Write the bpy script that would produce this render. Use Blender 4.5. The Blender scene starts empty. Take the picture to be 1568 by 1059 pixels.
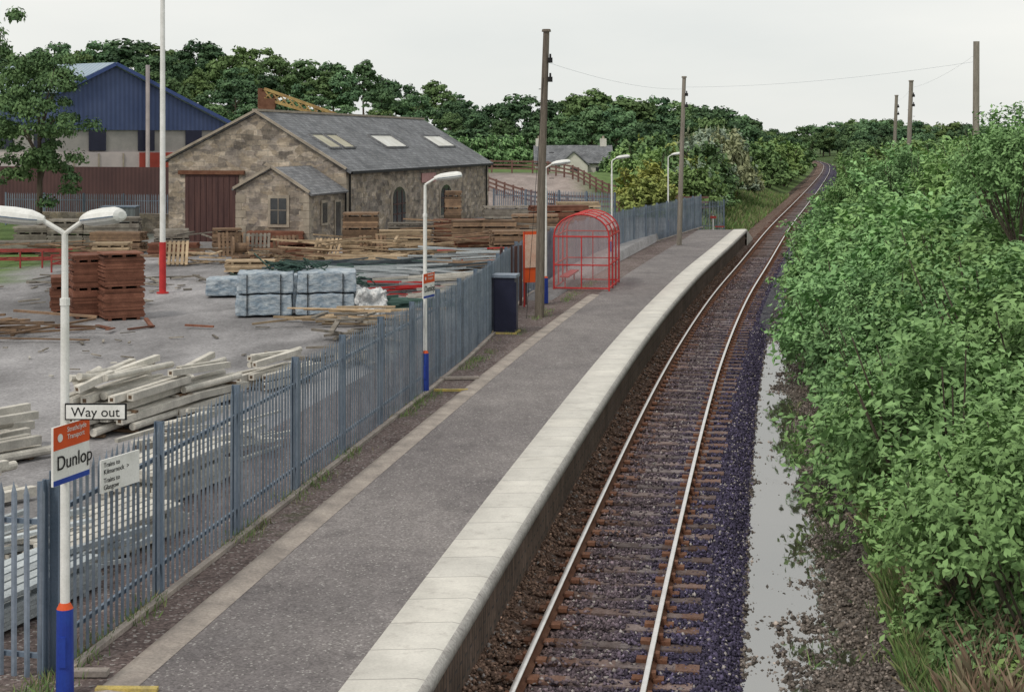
import bpy, math, random
import numpy as np
from mathutils import Vector, Matrix
random.seed(7); rng=np.random.default_rng(7)
scene=bpy.context.scene
# ------------------------------------------------------------------ helpers
def smooth(t):
    t=np.clip(t,0,1); return t*t*(3-2*t)
EY=np.array([-80,10,25,43,60,80,110,155,230,342,430,500,600,1500.])
EV=np.array([0,0,0,.2,.75,1.8,3.4,6.2,10.8,17,20.5,20.5,13,-80.])
ET=np.gradient(EV,EY)
def e(Y):
    Y=np.asarray(Y,float); i=np.clip(np.searchsorted(EY,Y)-1,0,len(EY)-2)
    h=EY[i+1]-EY[i]; t=(Y-EY[i])/h
    return (2*t**3-3*t**2+1)*EV[i]+(t**3-2*t**2+t)*h*ET[i]+(-2*t**3+3*t**2)*EV[i+1]+(t**3-t**2)*h*ET[i+1]
def C(Y): return -2.13+.1657*np.asarray(Y,float)+e(Y)
def dC(Y): return (C(np.asarray(Y,float)+.5)-C(np.asarray(Y,float)-.5))
def K(Y): return np.sqrt(1+dC(Y)**2)
def S(s,Y): return float(C(Y)+s*K(Y))
def vnoise(x,y,seed=0):
    x=np.asarray(x,float);y=np.asarray(y,float)
    xi=np.floor(x).astype(np.int64);yi=np.floor(y).astype(np.int64)
    fx=x-xi;fy=y-yi;fx=fx*fx*(3-2*fx);fy=fy*fy*(3-2*fy)
    def h(a,b):
        n=(a*374761393+b*668265263+seed*974711)&0x7fffffff
        n=((n^(n>>13))*1274126177)&0x7fffffff
        return ((n^(n>>16))&0xffff)/65535.
    return (h(xi,yi)*(1-fx)+h(xi+1,yi)*fx)*(1-fy)+(h(xi,yi+1)*(1-fx)+h(xi+1,yi+1)*fx)*fy
def fbm(x,y,seed=0): return .5*vnoise(x,y,seed)+.3*vnoise(x*2.1,y*2.1,seed+1)+.2*vnoise(x*4.3,y*4.3,seed+2)
def yardz(X,Y):
    X=np.asarray(X,float)
    return .85+.45*smooth((Y-48)/25.)+(2.0*smooth((Y-112)/32.)-1.3*smooth((Y-150)/20.)*smooth((X-2)/6.))*smooth((C(Y)-X-8)/12.)+8*smooth((Y-140)/95.)*smooth((10-X)/45.)-1.2*smooth((Y-105)/30)*smooth((X-C(Y)+12)/9.)
def gz(X,Y): return float(yardz(X,Y))

class MB:
    def __init__(s): s.v=[];s.f=[];s.m=[];s.t=[]
    def add(s,vs,fs,mi=0,tint=.5):
        o=len(s.v); s.v+= [tuple(v) for v in vs]
        for f in fs: s.f.append(tuple(i+o for i in f)); s.m.append(mi); s.t.append(tint)
    def box(s,c,d,rot=0,mi=0,tint=.5,M=None):
        x,y,z=d[0]/2,d[1]/2,d[2]/2
        vs=[Vector((a*x,b*y,c2*z)) for c2 in(-1,1) for b in(-1,1) for a in(-1,1)]
        R=M if M is not None else Matrix.Rotation(rot,3,'Z')
        c=Vector(c); vs=[R@v+c for v in vs]
        s.add(vs,[(0,2,3,1),(4,5,7,6),(0,1,5,4),(2,6,7,3),(0,4,6,2),(1,3,7,5)],mi,tint)
    def beam(s,p0,p1,w,h,mi=0,tint=.5):
        p0=Vector(p0);p1=Vector(p1);d=p1-p0;L=d.length;d.normalize()
        up=Vector((0,0,1)) if abs(d.z)<.95 else Vector((0,1,0))
        x=d.cross(up).normalized();z=x.cross(d)
        M=Matrix((x,d,z)).transposed()
        s.box((p0+p1)/2,(w,L,h),0,mi,tint,M)
    def cyl(s,p0,p1,r0,r1=None,n=12,mi=0,tint=.5):
        if r1 is None:r1=r0
        p0=Vector(p0);p1=Vector(p1);d=(p1-p0).normalized()
        up=Vector((0,0,1)) if abs(d.z)<.9 else Vector((1,0,0))
        x=d.cross(up).normalized();y=d.cross(x)
        vs=[]
        for p,r in((p0,r0),(p1,r1)):
            for i in range(n):
                a=2*math.pi*i/n; vs.append(p+x*math.cos(a)*r+y*math.sin(a)*r)
        fs=[(i,(i+1)%n,n+(i+1)%n,n+i) for i in range(n)]+[tuple(range(n))[::-1],tuple(range(n,2*n))]
        s.add(vs,fs,mi,tint)
    def tube(s,pts,r,n=8,mi=0,tint=.5):
        for a,b in zip(pts[:-1],pts[1:]): s.cyl(a,b,r,r,n,mi,tint)
    def prism(s,poly,d,mi=0,tint=.5):
        n=len(poly);d=Vector(d);p=[Vector(q) for q in poly]
        s.add(p+[q+d for q in p],[tuple(range(n)),tuple(range(n,2*n))[::-1]]+[(i,n+i,n+(i+1)%n,(i+1)%n) for i in range(n)],mi,tint)
    def obj(s,name,mats,parent=None,smoothsh=False):
        me=bpy.data.meshes.new(name); me.from_pydata(s.v,[],s.f)
        for m in mats: me.materials.append(m)
        me.polygons.foreach_set('material_index',s.m)
        a=me.attributes.new('tint','FLOAT','FACE'); a.data.foreach_set('value',s.t)
        uvl=me.uv_layers.new(name='UVMap'); me.update()
        for p in me.polygons:
            n=p.normal
            if abs(n.z)>.9: t=Vector((1,0,0));b=Vector((0,1,0))
            else:
                t=Vector((0,0,1)).cross(n).normalized(); b=n.cross(t)
            for li in p.loop_indices:
                co=me.vertices[me.loops[li].vertex_index].co
                uvl.data[li].uv=(co.dot(t),co.dot(b))
            if smoothsh: p.use_smooth=True
        o=bpy.data.objects.new(name,me); scene.collection.objects.link(o)
        if parent: o.parent=parent
        return o
def empty(name):
    o=bpy.data.objects.new(name,None); scene.collection.objects.link(o); return o
def npmesh(name,V,F,cols=None,tint=None,uv=None,sm=False,hue=None):
    me=bpy.data.meshes.new(name); k=F.shape[1]
    me.vertices.add(len(V)); me.vertices.foreach_set('co',V.astype(np.float32).ravel())
    me.loops.add(F.size); me.loops.foreach_set('vertex_index',F.astype(np.int32).ravel())
    me.polygons.add(len(F)); me.polygons.foreach_set('loop_start',np.arange(0,F.size,k,dtype=np.int32))
    me.polygons.foreach_set('loop_total',np.full(len(F),k,dtype=np.int32))
    if sm: me.polygons.foreach_set('use_smooth',np.ones(len(F),dtype=bool))
    me.update(calc_edges=True)
    if cols is not None:
        dom='FACE' if len(cols)==len(F) else 'POINT'
        a=me.attributes.new('col','FLOAT_COLOR',dom)
        c4=np.ones((len(cols),4),np.float32); c4[:,:3]=cols; a.data.foreach_set('color',c4.ravel())
    if tint is not None:
        a=me.attributes.new('tint','FLOAT','FACE'); a.data.foreach_set('value',tint.astype(np.float32))
    if hue is not None:
        a=me.attributes.new('hue','FLOAT','FACE'); a.data.foreach_set('value',hue.astype(np.float32))
    if uv is not None:
        u=me.uv_layers.new(name='UVMap'); u.data.foreach_set('uv',uv[F.ravel()].astype(np.float32).ravel())
    return me
def addobj(name,me,mats=(),parent=None,loc=None,rot=0,sc=None):
    for m in mats:
        me.materials.append(m)
    o=bpy.data.objects.new(name,me); scene.collection.objects.link(o)
    if parent:o.parent=parent
    if loc is not None:o.location=loc
    o.rotation_euler=(0,0,rot)
    if sc is not None:o.scale=sc if hasattr(sc,'__len__') else (sc,sc,sc)
    return o
# ------------------------------------------------------------------ materials
class NT:
    def __init__(s,name):
        s.m=bpy.data.materials.new(name); s.m.use_nodes=True; s.nt=s.m.node_tree
        s.b=s.nt.nodes['Principled BSDF']
    def n(s,t,**k):
        x=s.nt.nodes.new(t)
        for a,b in k.items(): setattr(x,a,b)
        return x
    def l(s,a,b): s.nt.links.new(a,b)
    def coord(s,kind='Object'): 
        return s.n('ShaderNodeTexCoord').outputs[kind]
    def noise(s,vec,scale,detail=5,rough=.6,stretch=None):
        if stretch:
            mp=s.n('ShaderNodeMapping'); mp.inputs['Scale'].default_value=stretch; s.l(vec,mp.inputs[0]); vec=mp.outputs[0]
        x=s.n('ShaderNodeTexNoise'); x.inputs['Scale'].default_value=scale; x.inputs['Detail'].default_value=detail
        x.inputs['Roughness'].default_value=rough; s.l(vec,x.inputs['Vector']); return x.outputs['Fac']
    def rng(s,v,a,b,c=0,d=1):
        x=s.n('ShaderNodeMapRange'); s.l(v,x.inputs[0])
        for i,q in enumerate((a,b,c,d)): x.inputs[i+1].default_value=q
        return x.outputs[0]
    def mix(s,f,a,b,mode='MIX'):
        x=s.n('ShaderNodeMix',data_type='RGBA',blend_type=mode)
        for i,v in ((0,f),(6,a),(7,b)):
            if isinstance(v,(int,float)): x.inputs[i].default_value=v
            elif isinstance(v,tuple): x.inputs[i].default_value=(*v,1) if len(v)==3 else v
            else: s.l(v,x.inputs[i])
        return x.outputs[2]
    def mul(s,col,val):
        x=s.n('ShaderNodeVectorMath',operation='SCALE'); s.l(col,x.inputs[0]); s.l(val,x.inputs['Scale']); return x.outputs[0]
    def attr(s,name,out='Fac'):
        x=s.n('ShaderNodeAttribute'); x.attribute_name=name; return x.outputs[out]
    def bump(s,h,st=.3,dist=.02):
        x=s.n('ShaderNodeBump'); x.inputs['Strength'].default_value=st; x.inputs['Distance'].default_value=dist
        s.l(h,x.inputs['Height']); s.l(x.outputs[0],s.b.inputs['Normal'])
    def fin(s,col,rough=.85,spec=.2,metal=0):
        if isinstance(col,tuple): s.b.inputs['Base Color'].default_value=(*col,1)
        else: s.l(col,s.b.inputs['Base Color'])
        s.b.inputs['Roughness'].default_value=rough; s.b.inputs['Specular IOR Level'].default_value=spec; s.b.inputs['Metallic'].default_value=metal
        return s.m
def mat(name,c1,c2,scale=3,rough=.85,tint=0,bump=0,bscale=40,spec=.2,metal=0,lo=.35,hi=.65,fine=.25,stretch=None,coord='Object'):
    t=NT(name); v=t.coord(coord)
    c=t.mix(t.rng(t.noise(v,scale,5,.6,stretch),lo,hi),c1,c2)
    if fine: c=t.mul(c,t.rng(t.noise(v,bscale,3,.7,stretch),.3,.7,1-fine,1+fine))
    if tint: c=t.mul(c,t.rng(t.attr('tint'),0,1,1-tint,1+tint))
    if bump: t.bump(t.noise(v,bscale,4,.7,stretch),bump)
    return t.fin(c,rough,spec,metal)
def leafmat(name,dark,light,trans=0,ov=.3,attrhue=False,yel=(1.3,1.05,.65)):
    t=NT(name)
    oi=t.attr('hue') if attrhue else t.n('ShaderNodeObjectInfo').outputs['Random']
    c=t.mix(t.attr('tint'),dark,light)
    c=t.mul(c,t.rng(oi,0,1,1-ov,1+ov))
    m2=t.n('ShaderNodeMath',operation='FRACT'); m3=t.n('ShaderNodeMath',operation='MULTIPLY'); m3.inputs[1].default_value=7.31; t.l(oi,m3.inputs[0]); t.l(m3.outputs[0],m2.inputs[0])
    c=t.mix(t.rng(m2.outputs[0],.45,1,0,.55),c,tuple(x*y for x,y in zip(light,yel)))
    t.fin(c,.7,.12)
    return t.m
def brickmat(name,c1,c2,mortar,w,h,ms=.02,dist=.04,rough=.9,stain=.4,bump=.6,warm=None,vor=0):
    t=NT(name); uv=t.coord('UV')
    nz=t.n('ShaderNodeTexNoise'); nz.inputs['Scale'].default_value=2.5; t.l(uv,nz.inputs['Vector'])
    sb=t.n('ShaderNodeVectorMath',operation='SUBTRACT'); t.l(nz.outputs['Color'],sb.inputs[0]); sb.inputs[1].default_value=(.5,.5,.5)
    sc=t.n('ShaderNodeVectorMath',operation='SCALE'); t.l(sb.outputs[0],sc.inputs[0]); sc.inputs['Scale'].default_value=dist
    ad=t.n('ShaderNodeVectorMath',operation='ADD'); t.l(uv,ad.inputs[0]); t.l(sc.outputs[0],ad.inputs[1])
    b=t.n('ShaderNodeTexBrick'); t.l(ad.outputs[0],b.inputs['Vector'])
    b.inputs['Scale'].default_value=1; b.inputs['Brick Width'].default_value=w; b.inputs['Row Height'].default_value=h
    b.inputs['Mortar Size'].default_value=ms; b.inputs['Mortar Smooth'].default_value=.3; b.inputs['Bias'].default_value=0
    b.inputs['Color1'].default_value=(*c1,1); b.inputs['Color2'].default_value=(*c2,1); b.inputs['Mortar'].default_value=(*mortar,1)
    c=b.outputs['Color']
    if warm: c=t.mix(t.rng(t.noise(uv,1.1,4),.48,.6,0,.65),c,warm)
    if vor:
        mp=t.n('ShaderNodeMapping'); mp.inputs['Scale'].default_value=(2.2,4,1); t.l(ad.outputs[0],mp.inputs[0])
        vo=t.n('ShaderNodeTexVoronoi'); vo.inputs['Scale'].default_value=1; t.l(mp.outputs[0],vo.inputs['Vector']); sp=t.n('ShaderNodeSeparateColor'); t.l(vo.outputs['Color'],sp.inputs[0])
        c=t.mul(c,t.rng(sp.outputs[0],0,1,1-vor,1+vor)); c=t.mix(t.rng(sp.outputs[1],.72,.78,0,.55),c,(.33,.27,.20))
    c=t.mul(c,t.rng(t.noise(uv,.7,6,.7),.3,.7,1-stain,1+stain))
    c=t.mul(c,t.rng(t.noise(uv,9,4,.7),.3,.7,.75,1.25))
    t.bump(t.rng(b.outputs['Fac'],0,1,1,0),bump,.02)
    return t.fin(c,rough,.15)

asphalt=NT('platform_asphalt'); v=asphalt.coord('Object')
c=asphalt.mix(asphalt.rng(asphalt.noise(v,.3,7,.68),.35,.66),(.148,.134,.136),(.232,.212,.208))
c=asphalt.mul(c,asphalt.rng(asphalt.noise(v,2.2,5,.7,(1,.35,1)),.3,.7,.86,1.14))
c=asphalt.mix(asphalt.rng(asphalt.noise(v,.8,6,.75),.57,.66,0,.45),c,(.095,.085,.088))
vo=asphalt.n('ShaderNodeTexVoronoi'); vo.inputs['Scale'].default_value=42; asphalt.l(v,vo.inputs['Vector'])
sp=asphalt.n('ShaderNodeSeparateColor'); asphalt.l(vo.outputs['Color'],sp.inputs[0])
c=asphalt.mul(c,asphalt.rng(sp.outputs[0],0,1,.72,1.26))
c=asphalt.mix(asphalt.rng(sp.outputs[1],.95,.96,0,.5),c,(.5,.48,.46))
asphalt.bump(vo.outputs['Distance'],.3,.008); asphalt=asphalt.fin(c,.9,.2)
fringe=NT('platform_edge_gravel'); v=fringe.coord('Object')
c=fringe.mix(fringe.rng(fringe.noise(v,.6,6),.35,.65),(.105,.080,.076),(.18,.145,.138))
vo=fringe.n('ShaderNodeTexVoronoi'); vo.inputs['Scale'].default_value=30; fringe.l(v,vo.inputs['Vector'])
sp=fringe.n('ShaderNodeSeparateColor'); fringe.l(vo.outputs['Color'],sp.inputs[0])
c=fringe.mul(c,fringe.rng(sp.outputs[0],0,1,.6,1.4)); c=fringe.mix(fringe.rng(sp.outputs[1],.92,.94,0,.6),c,(.4,.38,.36))
c=fringe.mix(fringe.rng(fringe.noise(v,1.4,5,.7),.58,.68,0,.5),c,(.07,.08,.04))
fringe.bump(vo.outputs['Distance'],.5,.015); fringe=fringe.fin(c,.95,.1)
cop=NT('coping_slabs'); uv=cop.coord('UV'); b=cop.n('ShaderNodeTexBrick'); cop.l(uv,b.inputs['Vector'])
b.offset=0; b.inputs['Scale'].default_value=1; b.inputs['Brick Width'].default_value=10; b.inputs['Row Height'].default_value=.9; b.inputs['Mortar Size'].default_value=.008
b.inputs['Color1'].default_value=(.64,.615,.565,1); b.inputs['Color2'].default_value=(.59,.57,.53,1); b.inputs['Mortar'].default_value=(.28,.26,.245,1)
c=cop.mul(b.outputs[0],cop.rng(cop.noise(cop.coord('Object'),1.3,7,.7),.3,.7,.84,1.12)); c=cop.mul(c,cop.rng(cop.noise(cop.coord('Object'),30,3,.7),.3,.7,.92,1.08)); 
c=cop.mix(cop.rng(cop.noise(cop.coord('Object'),3.2,6,.75),.54,.72,0,.55),c,(.35,.32,.295)); cop=cop.fin(c,.85,.2)
conc=mat('weathered_concrete',(.40,.35,.31),(.25,.22,.20),2,.9,fine=.22,bscale=25)
copside=mat('coping_nose',(.33,.31,.295),(.45,.43,.41),3,.9,fine=.3,bscale=20)
brickd=brickmat('platform_brick',(.115,.085,.07),(.17,.12,.095),(.08,.07,.065),.45,.15,.02,.01)
bed=NT('ballast_bed'); uv=bed.coord('UV'); sx=bed.n('ShaderNodeSeparateXYZ'); bed.l(uv,sx.inputs[0])
cr=bed.n('ShaderNodeValToRGB'); bed.l(bed.rng(sx.outputs[0],.2,4.9),cr.inputs[0])
els=cr.color_ramp.elements; els[0].position=0; els[0].color=(.135,.088,.068,1); els[1].position=1; els[1].color=(.042,.036,.070,1)
for p,q in((.36,(.13,.085,.066,1)),(.5,(.078,.058,.068,1)),(.64,(.05,.042,.070,1))):
    x=els.new(p); x.color=q
vo=bed.n('ShaderNodeTexVoronoi'); vo.inputs['Scale'].default_value=16; bed.l(bed.coord('Object'),vo.inputs['Vector'])
sp=bed.n('ShaderNodeSeparateColor'); bed.l(vo.outputs['Color'],sp.inputs[0])
c=bed.mul(cr.outputs[0],bed.rng(sp.outputs[0],0,1,.5,1.5)); c=bed.mix(bed.rng(sp.outputs[1],.88,.9,0,.5),c,(.3,.28,.28))
c=bed.mul(c,bed.rng(bed.noise(bed.coord('Object'),.5,4),.3,.7,.75,1.3))
bed.bump(vo.outputs['Distance'],.9,.04); bed=bed.fin(c,.9,.15)
colm=NT('coloured_stone'); colm=colm.fin(colm.attr('col','Color'),.85,.2)
grassm=NT('grass_blades'); grassm=grassm.fin(grassm.attr('col','Color'),.7,.2)
grd=NT('ground_surface'); v=grd.coord('Object'); c=grd.attr('col','Color')
c=grd.mul(c,grd.rng(grd.noise(v,.10,7,.7),.35,.65,.70,1.15)); c=grd.mul(c,grd.rng(grd.noise(v,.9,6,.75,(1,.3,1)),.35,.65,.78,1.15)); c=grd.mul(c,grd.rng(grd.noise(v,14,4,.8),.3,.7,.78,1.2))
vo=grd.n('ShaderNodeTexVoronoi'); vo.inputs['Scale'].default_value=20; grd.l(v,vo.inputs['Vector'])
sp=grd.n('ShaderNodeSeparateColor'); grd.l(vo.outputs['Color'],sp.inputs[0]); c=grd.mul(c,grd.rng(sp.outputs[0],0,1,.84,1.16))
grd.bump(vo.outputs['Distance'],.3,.02); grd=grd.fin(c,.95,.1)
side=NT('wet_gravel'); v=side.coord('Object')
vo=side.n('ShaderNodeTexVoronoi'); vo.inputs['Scale'].default_value=17; side.l(v,vo.inputs['Vector'])
sp=side.n('ShaderNodeSeparateColor'); side.l(vo.outputs['Color'],sp.inputs[0])
c=side.mul(side.attr('col','Color'),side.rng(sp.outputs[0],0,1,.5,1.5)); c=side.mix(side.rng(sp.outputs[1],.93,.95,0,.45),c,(.3,.29,.28)); side.bump(vo.outputs['Distance'],.8,.03); side=side.fin(c,.6,.3)
water=NT('puddle_water'); water.bump(water.noise(water.coord('Object'),2.2,4,.6,(1,.5,1)),.10,.012); water=water.fin((.055,.048,.038),.025,1.0)
water.node_tree.nodes['Principled BSDF'].inputs['IOR'].default_value=2.7
railtop=mat('polished_rail',(.80,.78,.77),(.68,.65,.64),4,.35,metal=.7,spec=.6,fine=.06)
rust=mat('rusty_iron',(.125,.055,.034),(.19,.095,.06),3,.85,fine=.3)
sleeper=NT('sleeper_timber')
ab=sleeper.attr('rustm')
c=sleeper.mix(sleeper.rng(sleeper.noise(sleeper.coord('Object'),5,6,.7),.35,.65),(.27,.235,.235),(.12,.098,.10))
c=sleeper.mix(ab,c,(.145,.075,.050)); c=sleeper.mul(c,sleeper.rng(sleeper.attr('tint'),0,1,.5,1.3)); c=sleeper.mul(c,sleeper.rng(sleeper.noise(sleeper.coord('Object'),25,4,.7),.3,.7,.65,1.35)); sleeper=sleeper.fin(c,.9,.1)
galv=mat('galvanised_blue_grey_steel',(.155,.195,.255),(.235,.275,.335),1.5,.5,tint=.2,fine=.12,bscale=12,metal=.25,spec=.4)
galvp=mat('fence_post_steel',(.13,.175,.235),(.17,.215,.28),2,.5,fine=.1,metal=.2)
white=mat('white_paint',(.80,.80,.78),(.66,.66,.63),3,.45,fine=.08,spec=.4)
whitel=mat('lamp_lens',(.62,.63,.61),(.52,.53,.51),3,.2,fine=.03,spec=.5)
bluep=mat('blue_paint',(.015,.04,.28),(.02,.06,.34),4,.45,fine=.1,spec=.4)
orange=mat('orange_paint',(.66,.10,.025),(.56,.08,.025),3,.5,fine=.05)
redp=mat('red_paint',(.54,.045,.045),(.42,.035,.035),3,.5,fine=.1)
redd=mat('dull_red_paint',(.33,.05,.045),(.22,.04,.035),3,.6,fine=.2)
black=mat('black_paint',(.012,.012,.014),(.02,.02,.02),3,.6,fine=.1)
navy=mat('navy_paint',(.010,.012,.032),(.016,.018,.042),3,.4,fine=.1,spec=.4)
yellow=mat('yellow_paint',(.55,.42,.12),(.34,.28,.13),5,.7,fine=.3)
stone=brickmat('sandstone_rubble',(.42,.355,.285),(.20,.172,.15),(.29,.26,.22),.58,.27,.02,.14,stain=.36,warm=(.17,.152,.142),vor=.36)
stonel=mat('dressed_sandstone',(.39,.34,.275),(.26,.225,.185),2,.9,fine=.2)
slate=brickmat('slate_roof',(.13,.135,.147),(.205,.21,.222),(.075,.08,.085),.32,.24,.012,.01,.75,.36,.5)
slate2=brickmat('dark_slate_roof',(.155,.16,.17),(.235,.235,.245),(.09,.09,.10),.3,.22,.012,.01,.75,.36,.5)
doorm=mat('brown_painted_door',(.065,.036,.036),(.11,.058,.052),1.5,.7,fine=.25,stretch=(4,4,.3))
glassd=mat('dark_window_glass',(.02,.022,.026),(.05,.055,.06),2,.15,spec=.6,fine=.1)
frost=mat('rooflight_glass',(.68,.68,.65),(.52,.51,.46),1,.4,fine=.1)
frostd=mat('old_rooflight_glass',(.34,.31,.22),(.46,.44,.34),1,.5,fine=.2)
woodd=mat('red_brown_timber',(.125,.052,.034),(.20,.088,.058),3,.85,tint=.4,fine=.25)
woodl=mat('fresh_timber',(.46,.35,.23),(.30,.225,.15),3,.85,tint=.4,fine=.25)
woodm=mat('brown_timber',(.25,.165,.105),(.15,.10,.07),3,.85,tint=.45,fine=.25)
woodg=mat('grey_timber',(.28,.255,.22),(.16,.14,.12),3,.9,tint=.35,fine=.25)
polem=mat('creosoted_pole',(.11,.090,.075),(.19,.165,.135),1.2,.9,fine=.35,stretch=(6,6,.4),bscale=10)
polem2=mat('weathered_pole',(.19,.17,.145),(.28,.25,.215),1.2,.9,fine=.3,stretch=(6,6,.4),bscale=10)
concp=mat('pale_concrete_post',(.62,.59,.53),(.44,.42,.38),3,.9,tint=.2,fine=.15,bscale=30)
film=NT('blue_shrink_wrap'); v=film.coord('Object'); nn=film.noise(v,3,6,.7,(1,1,2.2))
c=film.mix(film.rng(nn,.40,.62),(.20,.265,.335),(.46,.515,.56)); film.bump(nn,.8,.08); film=film.fin(c,.3,.5)
wfilm=NT('white_polythene'); v=wfilm.coord('Object'); nn=wfilm.noise(v,5,5,.7); c=wfilm.mix(wfilm.rng(nn,.35,.6),(.40,.43,.45),(.7,.7,.7)); wfilm.bump(nn,.8,.08); wfilm=wfilm.fin(c,.35,.4)
def corr(name,c1,c2,per,rough=.5):
    t=NT(name); uv=t.coord('UV'); w=t.n('ShaderNodeTexWave'); w.inputs['Scale'].default_value=.314/per*1.0; w.inputs['Distortion'].default_value=0; t.l(uv,w.inputs['Vector'])
    c=t.mix(t.rng(t.noise(t.coord('Object'),.5,6),.35,.65),c1,c2); c=t.mul(c,t.rng(w.outputs['Fac'],0,1,.82,1.08)); t.bump(w.outputs['Fac'],.5,.04); return t.fin(c,rough,.3)
bluec=corr('blue_profiled_cladding',(.042,.064,.150),(.060,.085,.18),.35)
bluet=mat('blue_trim',(.05,.08,.2),(.06,.09,.24),2)
greyroof=corr('blue_grey_sheet_roof',(.27,.35,.43),(.34,.41,.48),.4)
redc=corr('dark_red_corrugated',(.070,.036,.038),(.095,.048,.048),.3,.7)
render_=mat('pale_render',(.50,.44,.44),(.38,.34,.35),.6,.9,fine=.1)
blockw=mat('grey_blockwork',(.33,.31,.30),(.26,.25,.245),1,.9,fine=.15)
redwall=mat('red_wall_paint',(.36,.065,.05),(.28,.055,.04),1,.7,fine=.1)
crany=mat('faded_yellow_paint',(.46,.33,.13),(.29,.18,.08),2,.7,fine=.3)
barkm=mat('bark',(.07,.055,.04),(.12,.10,.08),4,.95,fine=.3,stretch=(3,3,.6))
shelterg=NT('shelter_glazing'); shelterg.fin((.62,.52,.52),.15,.4)
_tr=shelterg.n('ShaderNodeBsdfTransparent'); _tr.inputs[0].default_value=(.97,.93,.93,1); _mx=shelterg.n('ShaderNodeMixShader'); _mx.inputs[0].default_value=.22
shelterg.l(_tr.outputs[0],_mx.inputs[1]); shelterg.l(shelterg.b.outputs[0],_mx.inputs[2]); shelterg.l(_mx.outputs[0],shelterg.nt.nodes['Material Output'].inputs[0]); shelterg=shelterg.m
pinkroof=NT('red_tinted_roof_sheet'); pinkroof.fin((.62,.25,.23),.2,.4)
_tr=pinkroof.n('ShaderNodeBsdfTransparent'); _tr.inputs[0].default_value=(.95,.7,.7,1); _mx=pinkroof.n('ShaderNodeMixShader'); _mx.inputs[0].default_value=.4
pinkroof.l(_tr.outputs[0],_mx.inputs[1]); pinkroof.l(pinkroof.b.outputs[0],_mx.inputs[2]); pinkroof.l(_mx.outputs[0],pinkroof.nt.nodes['Material Output'].inputs[0]); pinkroof=pinkroof.m
leaf_far=leafmat('woodland_leaves',(.042,.088,.050),(.130,.220,.105),0,.40)  # bluer than the nearer leaves: slight distance haze put into the colour
leaf_mid=leafmat('tree_leaves',(.060,.120,.055),(.18,.285,.115),0,.32)
leaf_near=leafmat('bush_leaves',(.085,.185,.072),(.270,.450,.190),0,.26,True,(1.12,1.0,.75))
leaf_hedge=leafmat('hedge_leaves',(.080,.165,.070),(.235,.38,.16),0,.28)
leaf_yel=leafmat('yellow_green_leaves',(.15,.21,.06),(.34,.38,.12))
leaf_sil=leafmat('silvery_willow_leaves',(.15,.20,.15),(.30,.37,.28))

# ------------------------------------------------------------------ ground sheet
def grid(name,sv,Yv,zf,cf=None,mats=(),uvs=True,sm=True):
    s,Y=np.meshgrid(sv,Yv); X=C(Y)+s*K(Y); Z=zf(s,X,Y)
    V=np.stack([X,Y,Z],-1).reshape(-1,3); nc=len(sv); nr=len(Yv)
    i=(np.arange(nr-1)[:,None]*nc+np.arange(nc-1)[None,:]).ravel()
    F=np.stack([i,i+1,i+nc+1,i+nc],-1)
    cols=cf(s,X,Y).reshape(-1,3) if cf else None
    uv=np.stack([s+3,Y],-1).reshape(-1,2)
    me=npmesh(name,V,F,cols=cols,uv=uv,sm=sm)
    return addobj(name,me,mats)
def gzf(s,X,Y):
    left=yardz(X,Y)
    right=.15+.3*smooth((s-6)/10)+1.0*smooth((Y-150)/200)*smooth((s-5)/20)
    plat=(Y<101)
    tl=smooth((-s-3.0)/3.5)
    z_l=-.6+(left+.6)*np.where(plat,(s<-5.25)*1.0,tl)
    z_r=-.7+(right+.7)*smooth((s-4.0)/1.2)
    z=np.where(s<0,z_l,z_r)
    return z+.12*(fbm(X*.15,Y*.15,3)-.5)*(Y>110)
def gcol(s,X,Y):
    n=fbm(X*.12,Y*.12,5)[...,None]
    yard=np.array([.315,.305,.312])*(.80+.34*n)
    mud=smooth((fbm(X*.35,Y*.18,71)-.50)/.15)[...,None]; yard=yard*(1-.36*mud)
    d1=np.abs(X+12.5+(Y-30)*.10+1.6*np.sin(Y*.07)); 
    tk=np.maximum(smooth(1-np.abs(d1-.9)/.35),smooth(1-np.abs(np.abs(X+16-(Y-34)*.22)-.85)/.3))[...,None]; yard=yard*(1+.12*tk)
    grass=np.array([.115,.175,.06])*(.7+.6*n)
    rgrass=np.array([.07,.11,.04])*(.7+.6*n)
    w=smooth((Y-100)/10+(fbm(X*.3,Y*.3,9)-.5)*1.2)[...,None]
    w=np.maximum(w,(smooth((-X-18.5)/2.5+(fbm(X*.5,Y*.5,19)-.5))*smooth((Y-55)/3))[...,None])
    c=yard*(1-w)+grass*w
    road=(smooth((Y-108)/4)*smooth((150-Y)/4)*smooth((8-X)/3)*smooth((X+24)/3))[...,None]
    c=c*(1-road)+np.array([.32,.27,.25])*road
    dirt=np.array([.09,.07,.055])*(.7+.6*n)
    r=(s>0)[...,None]; c=np.where(r,rgrass,c)
    near=(np.abs(s)<3.4)[...,None]; c=np.where(near,dirt,c)
    return c
sv=np.concatenate([[-900,-600,-400,-300,-220,-160,-120,-90],np.arange(-70,-26,1.2),np.arange(-26,-8,.5),np.arange(-8,8,.25),np.arange(8,30,1.5),[35,45,60,80,120,180,260,400,600,900]])
Yv=np.concatenate([np.arange(-40,10,4.),np.arange(10,120,.8),np.arange(120,260,4.),np.arange(260,700,20.),[750,900,1200,1600,2200]])
grid('ground',sv,Yv,gzf,gcol,[grd])
def bedz(s,X,Y):
    z=-.2+.15*smooth((-s-1.02)/.38)
    z=np.where(s>1.45,-.2-.32*smooth((s-1.45)/.65),z)
    return z+.03*(fbm(X*2,Y*2,4)-.5)
Yn=np.concatenate([np.arange(8,110,.5),np.arange(110,620,4.)])
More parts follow.
